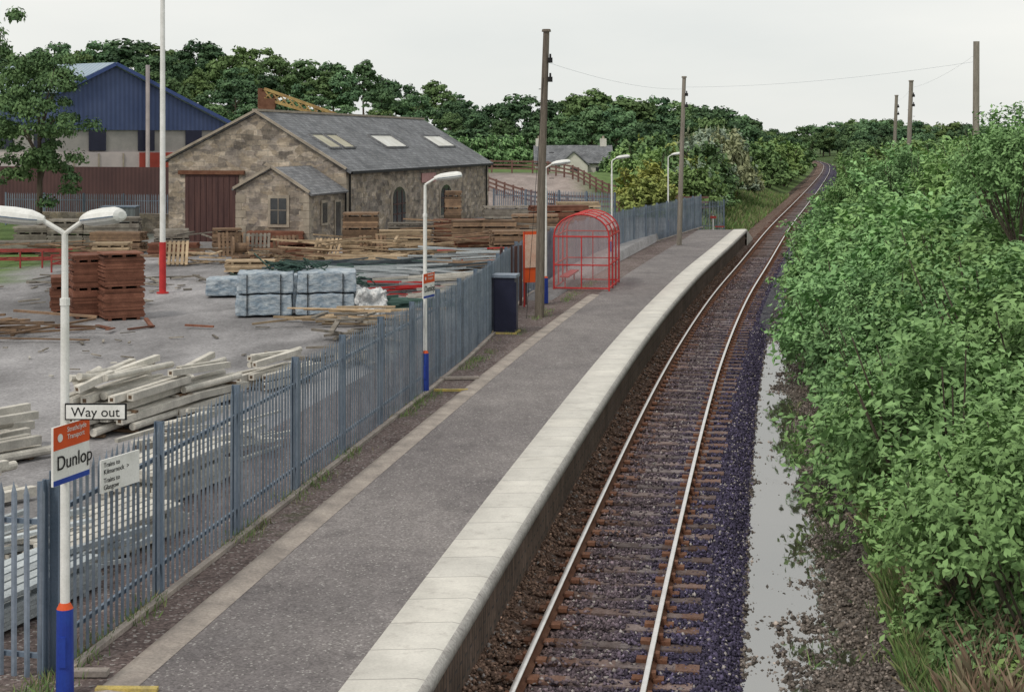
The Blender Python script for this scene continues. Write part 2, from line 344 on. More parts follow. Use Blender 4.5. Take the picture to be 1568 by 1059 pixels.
def bedz2(s,X,Y):
    z=bedz(s,X,Y); return np.where((Y>100)&(s<-1.0),-.2-.35*smooth((-s-1.5)/.8),z)
grid('railway_ballast',np.array([-2.6,-2,-1.5,-1.35,-1.2,-1.05,-.9,-.5,0,.5,.9,1.2,1.45,1.6,1.75,1.9,2.1,2.3]),Yn,bedz2,None,[bed])
def stones(name,n,smin,smax,y0,y1,zf,colf,r0=.018,r1=.04,skip=True):
    u=rng.random(n); Y=y0*(y1/y0)**u; s=rng.uniform(smin,smax,n); lift=np.zeros(n)
    if skip:
        ph=(Y/.69)%1.0; on=(np.abs(ph-.5)<.19)&(np.abs(s)<1.28)
        patch=fbm(s*2.2,Y*2.2,91)+.10*(s<-.85)
        rm=on&(rng.random(n)>np.clip((patch-.47)*4.5,.10,.92)); lift=np.where(on,.045,0)
        Y=Y[~rm]; s=s[~rm]; lift=lift[~rm]
    railm=(np.abs(np.abs(s)-.753)<.07); Y=Y[~railm]; s=s[~railm]; lift=lift[~railm]; n=len(Y)
    X=C(Y)+s*K(Y); Z=zf(s,X,Y)+rng.uniform(-.008,.024,n)+lift
    r=rng.uniform(r0,r1,n)
    base=np.array([[1,0,0],[0,1,0],[-1,0,0],[0,-1,0],[0,0,.75],[0,0,-.75]],float)
    V=base[None]*r[:,None,None]*rng.uniform(.65,1.35,(n,6,3)); 
    V=V+rng.normal(0,.22,(n,6,3))*r[:,None,None]
    a=rng.uniform(0,6.28,n); ca,sa=np.cos(a)[:,None],np.sin(a)[:,None]
    V=np.stack([V[...,0]*ca-V[...,1]*sa,V[...,0]*sa+V[...,1]*ca,V[...,2]],-1)
    V+=np.stack([X,Y,Z],-1)[:,None,:]
    f=np.array([[0,1,4],[1,2,4],[2,3,4],[3,0,4],[1,0,5],[2,1,5],[3,2,5],[0,3,5]])
    F=(f[None]+np.arange(n)[:,None,None]*6).reshape(-1,3)
    cols=np.repeat(colf(s,n),8,0)
    return addobj(name,npmesh(name,V.reshape(-1,3),F,cols=cols),[colm])
def scol(s,n):
    br=np.array([.185,.120,.090]);md=np.array([.098,.076,.088]);pu=np.array([.056,.048,.084])
    a=smooth((s+1.0)/.6)[:,None];b=smooth((s-.0)/.8)[:,None]
    c=br*(1-a)+md*a; c=c*(1-b)+pu*b
    c=c*np.exp(rng.normal(0,.45,n))[:,None]; li=rng.random(n)<.06
    c[li]=np.array([.34,.31,.30])*rng.uniform(.6,1.2,(li.sum(),1)); return c
stones('ballast_stones',115000,-1.42,2.05,13.5,85,bedz,scol)
def sidez(s,X,Y):
    z=np.interp(s,[1.5,1.95,2.1,2.6,3.0,3.5,4.3,5.0,5.6],[-.27,-.45,-.48,-.46,-.415,-.385,-.28,.0,.12])
    wv=.30*(vnoise(Y*.35,0*Y,11)-.5)
    z=np.where(s>1.5,z+.17*(fbm(X*1.3,Y*.7,21)-.5)*smooth((s-1.8)/.7)+.11*(fbm(X*5,Y*4,8)-.5)+wv*.3*smooth((s-1.8)/.6),z)
    z=z+.16*smooth((Y-49)/10)
    return z
def sidec(s,X,Y):
    g=np.array([.120,.098,.082]);gr=np.array([.06,.095,.035])
    a=smooth((s-2.2)/.7)[...,None];b=smooth((s-4.2)/.5+(fbm(X,Y,31)-.5))[...,None]
    c=np.array([.06,.056,.075])*(1-a)+g*a; c=c*(1-b)+gr*b; return c*(.55+.9*fbm(X*.8,Y*.8,33))[...,None]
grid('trackside_gravel',np.arange(1.5,5.7,.06),np.arange(11,110,.12)[:],sidez,sidec,[side])
grid('puddle',np.array([1.75,2.5,3.3,4.4]),np.arange(11,60,1.),lambda s,X,Y:-.415+0*s,None,[water])
def sgc(s,n):
    c=np.array([.135,.115,.102])*np.exp(rng.normal(0,.5,n))[:,None]; return c
stones('loose_gravel',36000,1.85,4.4,13.5,60,lambda s,X,Y:sidez(s,X,Y)-.002,sgc,.012,.042,False)
def grass(name,n,sf,yf,zf,h0,h1,w,cl,th=.38):
    s=sf(n);Y=yf(n);X=C(Y)+s*K(Y);Z=zf(s,X,Y)
    keep=fbm(X*.9,Y*.9,55)>th; s,Y,X,Z=s[keep],Y[keep],X[keep],Z[keep]; n=len(s)
    h=rng.uniform(h0,h1,n);a=rng.uniform(0,6.28,n);d=np.stack([np.cos(a),np.sin(a)],-1)*w*rng.uniform(.6,1.4,n)[:,None]
    ln=rng.normal(0,.3,(n,2))*h[:,None]
    P=np.stack([X,Y,Z-.02],-1);V=np.zeros((n,4,3))
    V[:,0]=P;V[:,0,:2]-=d;V[:,1]=P;V[:,1,:2]+=d
    V[:,2]=P;V[:,2,:2]+=ln*.45+d*.6;V[:,2,2]+=h*.6
    V[:,3]=P;V[:,3,:2]+=ln;V[:,3,2]+=h
    F=np.concatenate([np.array([0,1,2])+np.arange(n)[:,None]*4,np.array([0,2,3])+np.arange(n)[:,None]*4])
    c=np.array(cl)[rng.integers(0,len(cl),n)]*rng.uniform(.6,1.4,(n,1))
    return addobj(name,npmesh(name,V.reshape(-1,3),F,cols=np.concatenate([c,c])),[grassm])
GC=[(.15,.25,.08),(.18,.28,.09),(.22,.26,.11),(.10,.17,.06),(.28,.24,.15)]
grass('grass_verge',80000,lambda n:3.85+np.abs(rng.normal(0,.75,n)),lambda n:13*(90/13.)**rng.random(n),sidez,.12,.42,.009,GC)
grass('grass_verge',22000,lambda n:rng.uniform(-9,-2.6,n),lambda n:rng.uniform(101,190,n),gzf,.25,.7,.04,GC)
grass('grass_verge',16000,lambda n:rng.uniform(2.2,5,n),lambda n:rng.uniform(60,200,n),lambda s,X,Y:np.maximum(sidez(s,X,Y),gzf(s,X,Y)),.2,.6,.03,GC)
grass('fence_base_weeds',9000,lambda n:rng.normal(-5.05,.12,n),lambda n:13*(60/13.)**rng.random(n),lambda s,X,Y:.885+0*s,.04,.16,.006,GC,.52)
grass('dead_reed_stems',6000,lambda n:4.3+np.abs(rng.normal(0,.5,n)),lambda n:14*(40/14.)**rng.random(n),sidez,.3,.75,.006,[(.26,.18,.13),(.2,.14,.10),(.3,.26,.17)],.54)
grass('ditch_sedge',5000,lambda n:rng.uniform(2.7,4.0,n),lambda n:14*(55/14.)**rng.random(n),sidez,.08,.25,.007,GC,.60)

# ------------------------------------------------------------------ track
def ribbon(name,prof,Yv,mats,mi=None):
    prof=np.array(prof,float);n=len(prof);Yv=np.array(Yv,float)
    X=C(Yv)[:,None]+prof[None,:,0]*K(Yv)[:,None]; Z=np.repeat(prof[None,:,1],len(Yv),0);YY=np.repeat(Yv[:,None],n,1)
    V=np.stack([X,YY,Z],-1).reshape(-1,3)
    i=(np.arange(len(Yv)-1)[:,None]*n+np.arange(n-1)[None,:]).ravel()
    F=np.stack([i,i+1,i+n+1,i+n],-1)
    d=np.concatenate([[0],np.cumsum(np.hypot(np.diff(prof[:,0]),np.diff(prof[:,1])))])
    uv=np.stack([np.repeat(d[None],len(Yv),0),YY],-1).reshape(-1,2)
    me=npmesh(name,V,F,uv=uv)
    o=addobj(name,me,mats)
    if mi is not None: me.polygons.foreach_set('material_index',np.tile(np.array(mi,np.int32),len(Yv)-1))
    return o
track=empty('railway_track')
Yr=np.concatenate([np.arange(8,200,1.),np.arange(200,600,5.)])
for sg in(-1,1):
    c0=sg*.7535
    pr=[(-.07,-.165),(-.07,-.15),(-.012,-.125),(-.012,-.045),(-.036,-.035),(-.036,-.006),(-.028,0),(.028,0),(.036,-.006),(.036,-.035),(.012,-.045),(.012,-.125),(.07,-.15),(.07,-.165)]
    o=ribbon('rail',[(c0+a,b) for a,b in pr],Yr,[rust,railtop],[0,0,0,0,0,1,1,1,0,0,0,0,0]); o.parent=track
mb=MB(); rm=[]
k=int(8/.69)
while k*.69<190:
    Y=(k+.5)*.69; x=S(0,Y); ang=-math.atan(float(dC(Y)))
    tn=random.random(); w=.25; dx=random.uniform(-.06,.06); jr=random.uniform(-.025,.025); Y+=random.uniform(-.035,.035)
    cuts=[-1.30,-1.05,-.58,-.25,.25,.58,1.0,1.30]; rr=[.8,1,.7,.3,.1,.4,.6]
    for a,b,r in zip(cuts[:-1],cuts[1:],rr):
        m=(a+b)/2+dx; cx=x+m*math.cos(ang); cy=Y+m*math.sin(ang)
        nf=len(mb.f); mb.box((cx,cy,-.235),(b-a,w,.15),ang+jr,0,min(1,max(0,tn+random.uniform(-.15,.15)))); rm+=[min(1,max(0,r+random.uniform(-.25,.2)))]*(len(mb.f)-nf)
    k+=1
o=mb.obj('sleepers',[sleeper],track); a=o.data.attributes.new('rustm','FLOAT','FACE'); a.data.foreach_set('value',rm)
mb=MB(); k=int(8/.69)
while k*.69<120:
    Y=(k+.5)*.69; ang=-math.atan(float(dC(Y)))
    for sg in(-1,1):
        x=S(sg*.7535,Y)
        for q in(-.13,.13): mb.box((x+q*math.cos(ang),Y+q*math.sin(ang),-.135),(.13,.15,.05),ang,0,.5)
        mb.box((x+sg*.065*math.cos(ang),Y,-.09),(.07,.11,.10),ang,0,.5)
    k+=1
mb.obj('rail_chairs',[rust],track)

# ------------------------------------------------------------------ platform
plat=empty('station_platform')
Yp=np.arange(5,94.01,1.)
ribbon('platform_surface',[(-2.0,.9),(-4.2,.9)][::-1],Yp,[asphalt]).parent=plat
ribbon('fence_side_surface',[(-7.2,.885),(-4.15,.885)],Yp,[fringe]).parent=plat
ribbon('old_kerb_line',[(-4.46,.88),(-4.46,.915),(-4.34,.93),(-4.10,.905)],np.arange(5,54.6,1.),[conc]).parent=plat
ribbon('coping',[(-2.06,.86),(-2.05,.925),(-1.36,.94),(-1.27,.92),(-1.21,.87),(-1.21,.76),(-1.36,.74),(-1.36,.70)],Yp,[cop,copside],[0,0,0,1,1,1,1]).parent=plat
ribbon('platform_wall',[(-1.36,.74),(-1.36,-.6)],Yp,[brickd]).parent=plat
Ye=np.array([94,95.5,97,98.5,100.])
def ramp(s0,s1,name,m,dz=0):
    V=[];F=[]
    for i,y in enumerate(Ye):
        z=.9+dz-(i/4)*.95
        V+=[(S(s0,y),y,z),(S(s1,y),y,z),(S(s1,y),y,-.6)]
    for i in range(4):
        b=i*3;F+=[(b,b+1,b+4,b+3),(b+1,b+2,b+5,b+4)]
    m_=MB();m_.add(V,F);m_.obj(name,[m],plat)
ramp(-6.0,-2.05,'ramp_surface',asphalt); ramp(-2.07,-1.25,'ramp_coping',cop,.03)
mb=MB()
for (x,y,a,L) in [(-1.35,33.2,.0,.75),(-3.86,15.05,-.02,.62)]:
    mb.box((x,y,.915),(L,.09,.05),a)
mb.obj('yellow_kerb_edging',[yellow],plat)
mb=MB(); mb.box((S(-4.9,34.8),34.8,.93),(1.0,.12,.06),.05); mb.box((S(-4.85,15.9),15.5,.93),(.5,.12,.06),0); mb.obj('cross_kerb',[conc],plat)

# ------------------------------------------------------------------ palisade fences
def palisade(name,pts,zf,h=2.1,sp=.152,postsp=2.75,pw=.068):
    mb=MB()
    P=[Vector((a,b,0)) for a,b in pts]; cum=[0]
    for a,b in zip(P[:-1],P[1:]): cum.append(cum[-1]+(b-a).length)
    T=cum[-1]
    def at(d):
        for i in range(len(P)-1):
            if d<=cum[i+1]+1e-6:
                t=(d-cum[i])/(cum[i+1]-cum[i]); return P[i].lerp(P[i+1],t),(P[i+1]-P[i]).normalized()
        return P[-1],(P[-1]-P[-2]).normalized()
    d=0.05
    while d<T:
        p,t=at(d); z=zf(p.x,p.y)+.05; nrm=Vector((t.y,-t.x,0)); hh=h-.05+random.uniform(-.015,.015)
        w=pw/2; o=nrm*.045; ln=t*random.uniform(-.02,.02)
        q=[p-t*w+o,p-t*w*.35+o+nrm*.018,p+t*w*.35+o+nrm*.018,p+t*w+o]
        def zz(v,k,l=0): return (v.x+ln.x*l,v.y+ln.y*l,z+k)
        c=p+o+nrm*.012
        vs=[zz(q[0],0),zz(q[1],0),zz(q[2],0),zz(q[3],0),zz(q[0],hh-.13,1),zz(q[1],hh-.10,1),zz(q[2],hh-.10,1),zz(q[3],hh-.13,1),zz(c,hh,1)]
        mb.add(vs,[(0,1,5,4),(1,2,6,5),(2,3,7,6),(4,5,8),(5,6,8),(6,7,8)],0,random.random())
        d+=sp
    n=max(1,round(T/postsp)); step=T/n
    for i in range(n+1):
        p,t=at(min(T-.001,i*step)); z=zf(p.x,p.y); a=math.atan2(t.y,t.x); nrm=Vector((t.y,-t.x,0))
        mb.box((p.x,p.y,z+h/2-.02),(.008,.1,h+.06),a,1); 
        for q in(-.05,.05): mb.box((p.x+nrm.x*q,p.y+nrm.y*q,z+h/2-.02),(.07,.008,h+.06),a,1)
        if i<n:
            p2,_=at(min(T-.001,(i+1)*step)); z2=zf(p2.x,p2.y)
            for k in(.35,h-.42): mb.beam((p.x,p.y,z+k),(p2.x,p2.y,z2+k),.04,.05,1)
    return mb.obj(name,[galv,galvp])
fs=[(15.6,-5.12),(20,-5.15),(26,-5.2),(33,-5.3),(38,-5.45),(43,-5.75),(48,-6.3),(54,-6.75),(62,-6.8),(70,-6.6),(78,-6.1),(86,-5.3),(92,-4.8),(97,-4.35)]
palisade('palisade_fence',[(S(s,y),y) for y,s in fs],lambda x,y:.88)
palisade('palisade_fence',[(-10.5,16.9),(S(-5.2,15.5),15.5)],lambda x,y:.75,2.15)
palisade('palisade_fence',[(-1.2,99),(3,96),(6.3,92)],gz,2.0)
palisade('palisade_fence',[(-31,92),(-24,90),(-18,88.5)],gz,2.0)
palisade('palisade_fence',[(S(-4.35,97),97),(S(-3.0,98.5),98.5)],lambda x,y:.6,2.0)
mb=MB()
for (y0,s0),(y1,s1) in zip(fs[:-1],fs[1:]): mb.beam((S(s0+.13,y0),y0,.90),(S(s1+.13,y1),y1,.90),.09,.08)
mb.obj('fence_base_kerb',[conc])

# ------------------------------------------------------------------ lamps
def head(mb,p,d,L,mi=0):
    p=Vector(p);d=Vector(d).normalized();x=d.cross(Vector((0,0,1))).normalized();z=x.cross(d)
    secs=[(0,.05,.04),(.10,.09,.065),(.25,.13,.09),(.55,.15,.10),(.85,.145,.095),(.96,.12,.07),(1,.06,.04)]
    n=12;vs=[]
    for t,w,h in secs:
        for i in range(n):
            a=2*math.pi*i/n; hz=math.sin(a)*h*(1 if math.sin(a)>0 else .75); vs.append(p+d*t*L+x*math.cos(a)*w+z*(hz))
    for k in range(len(secs)-1):
        for i in range(n):
            a=2*math.pi*(i+.5)/n; low=math.sin(a)<-.3 and 1<=k<=4
            mb.add([vs[k*n+i],vs[k*n+(i+1)%n],vs[(k+1)*n+(i+1)%n],vs[(k+1)*n+i]],[(0,1,2,3)],2 if low else 0)
    mb.add([vs[i] for i in range(n)],[tuple(range(n))],0); mb.add([vs[-n+i] for i in range(n)],[tuple(range(n))],0)
    # seam band between canopy and bowl
    for k in range(1,5):
        for sgn in(0,n//2):
            a_=vs[k*n+sgn];b_=vs[(k+1)*n+sgn]; mb.beam(a_,b_,.012,.012,4)
def lamp(x,y,H,heads,z0=.9):
    mb=MB()
    mb.cyl((x,y,z0),(x,y,z0+.86),.088,.082,16,1); mb.cyl((x,y,z0+.86),(x,y,z0+.92),.082,.05,16,3)
    mb.cyl((x,y,z0+.9),(x,y,z0+H*.85),.047,.042,14,0); mb.cyl((x,y,z0+H*.85),(x,y,z0+H),.035,.032,12,0)
    mb.cyl((x,y,z0+H*.85-.02),(x,y,z0+H*.85+.05),.05,.05,12,0)
    mb.box((x,y-.088,z0+.45),(.07,.02,.3),0,1)
    top=Vector((x,y,z0+H))
    for dx,dy,L in heads:
        d=Vector((dx,dy,0)).normalized()
        a=top+d*.04+Vector((0,0,.03)); b=top+d*.22+Vector((0,0,.14)); mb.tube([top,a,b],.025,8,0)
        head(mb,b-d*.02,d+Vector((0,0,.12)),L)
    return mb.obj('platform_lamp_post',[white,bluep,whitel,orange,galvp],None)
l1=lamp(-4.45,14.95,4.58,[(1,-.35,.46),(-1,-.1,.52)])
l2=lamp(-1.91,33.0,4.55,[(1,.15,.62)])
for x,y in[(1.15,51.2),(4.65,70.0),(9.15,88.0)]: lamp(x,y,4.6,[(1,.15,.66)])
def txt(body,loc,size,a,m,par,align='LEFT',name='lettering'):
    cu=bpy.data.curves.new(name,'FONT'); cu.body=body; cu.size=size; cu.align_x=align; cu.align_y='CENTER'; cu.extrude=.001
    cu.materials.append(m); o=bpy.data.objects.new(name,cu); scene.collection.objects.link(o); o.location=loc; o.rotation_euler=(math.pi/2,0,a); o.parent=par; return o
def namesign(x0,y0,x1,y1,zb,zt,size):
    par=empty('station_name_sign'); a=math.atan2(y1-y0,x1-x0); L=math.hypot(x1-x0,y1-y0); cx,cy=(x0+x1)/2,(y0+y1)/2; H=zt-zb
    n=Vector((math.sin(a),-math.cos(a),0)); t=Vector((math.cos(a),math.sin(a),0))
    mb=MB(); mb.box((cx,cy,(zb+zt)/2),(L,.025,H),a,0)
    mb.box(Vector((cx,cy,zt-H*.20))+n*.014,(L-.006,.006,H*.40-.006),a,1)
    mb.box(Vector((cx,cy,zb+H*.05))+n*.014,(L-.006,.006,H*.09),a,2); mb.obj('sign_board',[white,orange,bluep],par)
    p=Vector((x0,y0,0))+t*L*.08+n*.02
    txt('Dunlop',(p.x,p.y,zb+H*.36),size,a,black,par)
    p2=p+t*L*.28
    txt('Strathclyde\nTransport',(p2.x,p2.y,zt-H*.16),size*.36,a,white,par)
    c2=Vector((cx,cy,zt-H*.2))-t*L*.33+n*.018
    m2=MB(); m2.cyl(c2,c2+n*.004,H*.07,H*.07,16,0); m2.obj('sign_roundel',[white],par)
namesign(-4.50,14.70,-4.31,15.28,3.02,3.60,.20)
namesign(-1.94,32.7,-1.73,33.3,2.98,3.52,.20)
par=empty('way_out_sign'); mb=MB(); mb.box((-4.12,14.86,3.73),(.58,.02,.135),0,0); mb.box((-4.12,14.873,3.73),(.61,.018,.165),0,1); mb.obj('sign_board',[white,black],par)
txt('Way out',(-4.36,14.848,3.725),.135,0,black,par)
par=empty('train_direction_sign'); mb=MB(); a=math.radians(66)
n=Vector((math.sin(a),-math.cos(a),0)); t=Vector((math.cos(a),math.sin(a),0)); cc=Vector((-4.36,16.7,2.74)); mb.box(cc,(.66,.02,.36),a,0); mb.obj('sign_board',[white],par)
for q,s_ in((.08,'Trains to\nKilmarnock  >'),(-.09,'Trains to\nGlasgow')):
    p=cc-t*.29+n*.014+Vector((0,0,q)); txt(s_,p,.075,a,black,par)

# ------------------------------------------------------------------ poles
def pole(name,pts,r0,r1,m,fit=True):
    mb=MB(); n=len(pts)-1
    for i in range(n): mb.cyl(pts[i],pts[i+1],r0+(r1-r0)*i/n,r0+(r1-r0)*(i+1)/n,14,0)
    t=Vector(pts[-1])
    if fit:
        mb.cyl(t,t+Vector((0,0,.08)),r1+.05,r1+.03,12,0)
        for k in(.9,1.5): 
            mb.box(t+Vector((.12,-.12,-k)),(.14,.1,.16),0,1); mb.cyl(t+Vector((.12,-.12,-k+.08)),t+Vector((.12,-.12,-k+.2)),.035,.03,8,1)
        for k in range(5):
            for q in(-1,1): mb.cyl(t+Vector((q*.09,-.02,-2-k*.8-.2*q)),t+Vector((q*.24,-.02,-2-k*.8-.2*q)),.012,.012,6,1)
    return mb.obj(name,[m,black])
pole('telegraph_pole',[(.86,47.2,.88),(.93,47.2,5.3),(1.08,47.2,9.85)],.155,.10,polem)
mb=MB(); mb.cyl((.45,46.7,.9),(.98,47.1,8.4),.008,.008,5); mb.obj('pole_stay_wire',[black])
pole('telegraph_pole',[(8.9,80,.88),(9.03,80,5.5),(9.17,80,9.8)],.14,.10,polem2)
pole('telegraph_pole',[(18.5,60,0),(18.55,60,10.4)],.15,.12,polem2,False)
pole('telegraph_pole',[(24.9,95,0),(25.25,95,10.2)],.17,.13,polem2)
pole('telegraph_pole',[(31.6,125,0),(32.0,125,10.2)],.17,.13,polem2)
mb=MB()
def wire(p,q,sag,n=14):
    p=Vector(p);q=Vector(q);pts=[p.lerp(q,i/n)-Vector((0,0,sag*4*(i/n)*(1-i/n))) for i in range(n+1)]; mb.tube(pts,.0035,4)
wire((1.08,47.2,8.9),(9.17,80,9.2),.25); wire((9.17,80,9.3),(18.55,60,9.6),.25); wire((18.55,60,9.9),(25.25,95,9.8),.2); wire((25.25,95,9.8),(32,125,9.8),.2)
mb.obj('overhead_wire',[galvp])
mb=MB(); x,y=-12.63,54.3; z0=gz(x,y); mb.cyl((x,y,z0-.02),(x,y,z0+1.85),.125,.12,16,1); mb.cyl((x,y,z0+1.85),(x,y,z0+7),.105,.095,16,0); mb.cyl((x,y,z0+7),(x,y,z0+13.2),.095,.07,16,0); mb.cyl((x,y,z0),(x,y,z0+.05),.22,.22,16,1)
mb.obj('flagpole',[white,redp])

# ------------------------------------------------------------------ stone building
A=Vector((-8.28,75,0)); D=Vector((.2236,.9747,0)); Lf=Vector((-.9747,.2236,0)); U=Vector((0,0,1)); zb=1.0
def BP(w,s,z): return A+Lf*w+D*s+U*z
sb=empty('stone_goods_shed'); W=9.6; LL=29.75; zr,zl,za=4.93,5.45,7.8
mb=MB()
mb.prism([BP(0,0,zb),BP(W,0,zb),BP(W,0,zl),BP(W/2,0,za),BP(0,0,zr)],D*LL,0)
mb.obj('walls',[stone],sb)
mb=MB()
for i in range(11):
    z=zb+.2+i*.36; L=.55 if i%2 else .34
    if z<zr-.2:
        mb.prism([BP(-.02,-.02,z-.17),BP(L,-.02,z-.17),BP(L,-.02,z+.17),BP(-.02,-.02,z+.17)],D*(.9-L),0,random.random())
mb.obj('quoins',[stonel],sb)
mb=MB(); th=.14
def slab(p,q,r,s_,mi=0):
    p,q,r,s_=map(Vector,(p,q,r,s_)); n=(q-p).cross(s_-p).normalized()
    if n.z<0:n=-n
    mb.prism([p,q,r,s_],n*th,mi)
ov=.25; sl=(za-zr)/(W/2); sl2=(za-zl)/(W/2)
slab(BP(-ov,-.12,zr-sl*ov+.02),BP(W/2,-.12,za+.02),BP(W/2,LL+.2,za+.02),BP(-ov,LL+.2,zr-sl*ov+.02))
slab(BP(W+ov,-.12,zl-sl2*ov+.02),BP(W/2,-.12,za+.02),BP(W/2,LL+.2,za+.02),BP(W+ov,LL+.2,zl-sl2*ov+.02))
mb.obj('roof',[slate],sb)
mb=MB(); mb.beam(BP(W/2,-.2,za+.2),BP(W/2,LL+.25,za+.2),.28,.12,0)
mb.beam(BP(-.06,-.17,zr+.12),BP(W/2,-.17,za+.16),.12,.12,1); mb.beam(BP(W+.06,-.17,zl+.12),BP(W/2,-.17,za+.16),.12,.12,1)
mb.beam(BP(-.3,0,zr-.1),BP(-.3,LL,zr-.1),.12,.1,2); mb.cyl(BP(-.1,.3,zb),BP(-.1,.3,zr-.1),.05,.05,8,2)
mb.cyl(BP(-.1,LL-1,zb),BP(-.1,LL-1,zr-.1),.05,.05,8,2)
mb.obj('ridge_and_verges',[stonel,stonel,black],sb)
mb=MB(); mb.box(BP(7.2,-.03,(zb+4.75)/2),(2.9,.08,4.75-zb),math.atan2(Lf.y,Lf.x),0)
for i in range(9): mb.box(BP(5.9+i*.32,-.085,(zb+4.7)/2),(.03,.03,4.6-zb),math.atan2(Lf.y,Lf.x),0)
mb.box(BP(7.2,-.1,4.83),(3.6,.16,.2),math.atan2(Lf.y,Lf.x),1); mb.obj('sliding_door',[doorm,rust],sb)
mb=MB()
for sc,hw,z0_,z1 in((8.8,1.15,1.9,3.3),(18.6,1.2,1.9,3.15)):
    def arch(hw,z0_,z1,rise,off): 
        pts=[BP(-off,sc-hw,z0_),BP(-off,sc+hw,z0_)]
        for i in range(9):
            a=math.pi*i/8; pts.append(BP(-off,sc+hw*math.cos(a),z1+rise*math.sin(a)))
        return pts
    mb.prism(arch(hw+.28,z0_-.15,z1,.85,0.0),-Lf*.04,0); mb.prism(arch(hw,z0_,z1,.6,.04),-Lf*.02,1)
    for k in(-.4,.4): mb.box(BP(-.075,sc+k*hw,(z0_+z1)/2+.1),(.03,.08,z1-z0_+.6),math.atan2(Lf.y,Lf.x),2)
    for zz_ in(2.4,2.95): mb.beam(BP(-.075,sc-hw,zz_),BP(-.075,sc+hw,zz_),.03,.06,2)
mb.obj('arched_windows',[stonel,glassd,doorm],sb)
mb=MB(); mb.prism([BP(-.03,13.2,4.0),BP(-.03,16.2,4.0),BP(-.03,16.2,4.55),BP(-.03,13.2,4.55)],-Lf*.04,0); mb.obj('wall_signboard',[mat('faded_pink_sign',(.55,.32,.30),(.42,.24,.23),3)],sb)
mb=MB()
def RP(q,s,o):
    nrm=(U*(W/2)+(-Lf)*(za-zr)).normalized()
    return BP(W/2*(1-q),s,za-(za-zr)*q)+nrm*(o+.16)
for s0,s1,m in((1.9,3.7,1),(4.1,5.9,1),(11.5,15.6,0),(22.4,26.6,0)):
    mb.prism([RP(.42,s0,0),RP(.42,s1,0),RP(.66,s1,0),RP(.66,s0,0)],RP(.5,5,.06)-RP(.5,5,0),m)
    for aa,bb in(((.42,s0),(.42,s1)),((.66,s0),(.66,s1)),((.42,s0),(.66,s0)),((.42,s1),(.66,s1))):
        mb.beam(RP(aa[0],aa[1],.05),RP(bb[0],bb[1],.05),.12,.1,2)
mb.obj('rooflights',[frost,frostd,slate2],sb)
mb=MB(); pt=5.2; pw=3.65; pzr,pzl,pza=3.95,4.15,5.1
mb.prism([BP(0.02,-pt,zb),BP(pw,-pt,zb),BP(pw,-pt,pzl),BP(1.85,-pt,pza),BP(0.02,-pt,pzr)],D*(pt-.01),0)
mb.obj('porch_walls',[stone],sb)
mb=MB(); th=.1; s1=(pza-pzr)/1.83
slab(BP(-.15,-pt-.1,pzr-s1*.17+.02),BP(1.85,-pt-.1,pza+.02),BP(1.85,-.15,pza+.02),BP(-.15,-.15,pzr-s1*.17+.02))
slab(BP(pw+.15,-pt-.1,pzl-.08+.02),BP(1.85,-pt-.1,pza+.02),BP(1.85,-.15,pza+.02),BP(pw+.15,-.15,pzl-.08+.02)); mb.obj('porch_roof',[slate2],sb)
mb=MB(); ra=math.atan2(Lf.y,Lf.x)
mb.beam(BP(-.05,-pt-.1,pzr+.1),BP(1.85,-pt-.1,pza+.14),.12,.12,0); mb.beam(BP(pw+.1,-pt-.1,pzl+.06),BP(1.85,-pt-.1,pza+.14),.12,.12,0)
for i in range(8):
    z=zb+.2+i*.36; L=.5 if i%2 else .3
    if z<pzr-.15: mb.prism([BP(0,-pt-.02,z-.17),BP(L,-pt-.02,z-.17),BP(L,-pt-.02,z+.17),BP(0,-pt-.02,z+.17)],D*(.8-L),0)
    if z<pzl-.15: mb.prism([BP(pw-L,-pt-.02,z-.17),BP(pw+.02,-pt-.02,z-.17),BP(pw+.02,-pt-.02,z+.17),BP(pw-L,-pt-.02,z+.17)],D*(.3),0)
mb.box(BP(1.5,-pt-.03,3.15),(1.05,.06,1.5),ra,0); mb.box(BP(1.5,-pt-.07,3.15),(.78,.03,1.2),ra,1)
mb.box(BP(1.5,-pt-.095,3.15),(.03,.02,1.2),ra,3); mb.box(BP(1.5,-pt-.095,3.2),(.78,.02,.03),ra,3)
rb=math.atan2(D.y,D.x)
mb.box(BP(-.02,-3.2,3.0),(.9,.05,1.2),rb,0); mb.box(BP(-.05,-3.2,3.0),(.62,.03,.95),rb,1)
mb.box(BP(-.02,-1.3,2.6),(.9,.05,1.9),rb,0); mb.box(BP(-.05,-1.3,2.6),(.65,.03,1.7),rb,1)
mb.cyl(BP(-.08,-.3,zb),BP(-.08,-.3,pzr),.05,.05,8,2)
mb.obj('porch_trim',[stonel,glassd,black,stonel],sb)

# ------------------------------------------------------------------ blue industrial shed
bs=empty('blue_industrial_shed'); B0=Vector((-34.6,115,0)); gx=Vector((.88,.475,0)); bx=Vector((-.86,.51,0))
def GP(t,z,b=0): return B0+gx*t+bx*b+U*z
mb=MB()
gab=[(0,7.3),(0,10.3),(4.0,12.35),(13.5,7.6),(13.5,7.3)]
mb.prism([GP(t,z) for t,z in gab],bx*34,0); mb.obj('cladding',[bluec],bs)
mb=MB(); th=.18
slab(GP(-.5,10.1,-.3),GP(4,12.4,-.3),GP(4,12.4,34),GP(-.5,10.1,34)); slab(GP(13.9,7.45,-.3),GP(4,12.4,-.3),GP(4,12.4,34),GP(13.9,7.45,34)); mb.obj('roof',[greyroof],bs)
mb=MB(); mb.beam(GP(-.4,10.15,-.42),GP(4,12.45,-.42),.12,.26,0); mb.beam(GP(4,12.45,-.42),GP(13.9,7.55,-.42),.12,.26,0); mb.obj('verge_trim',[bluet],bs)
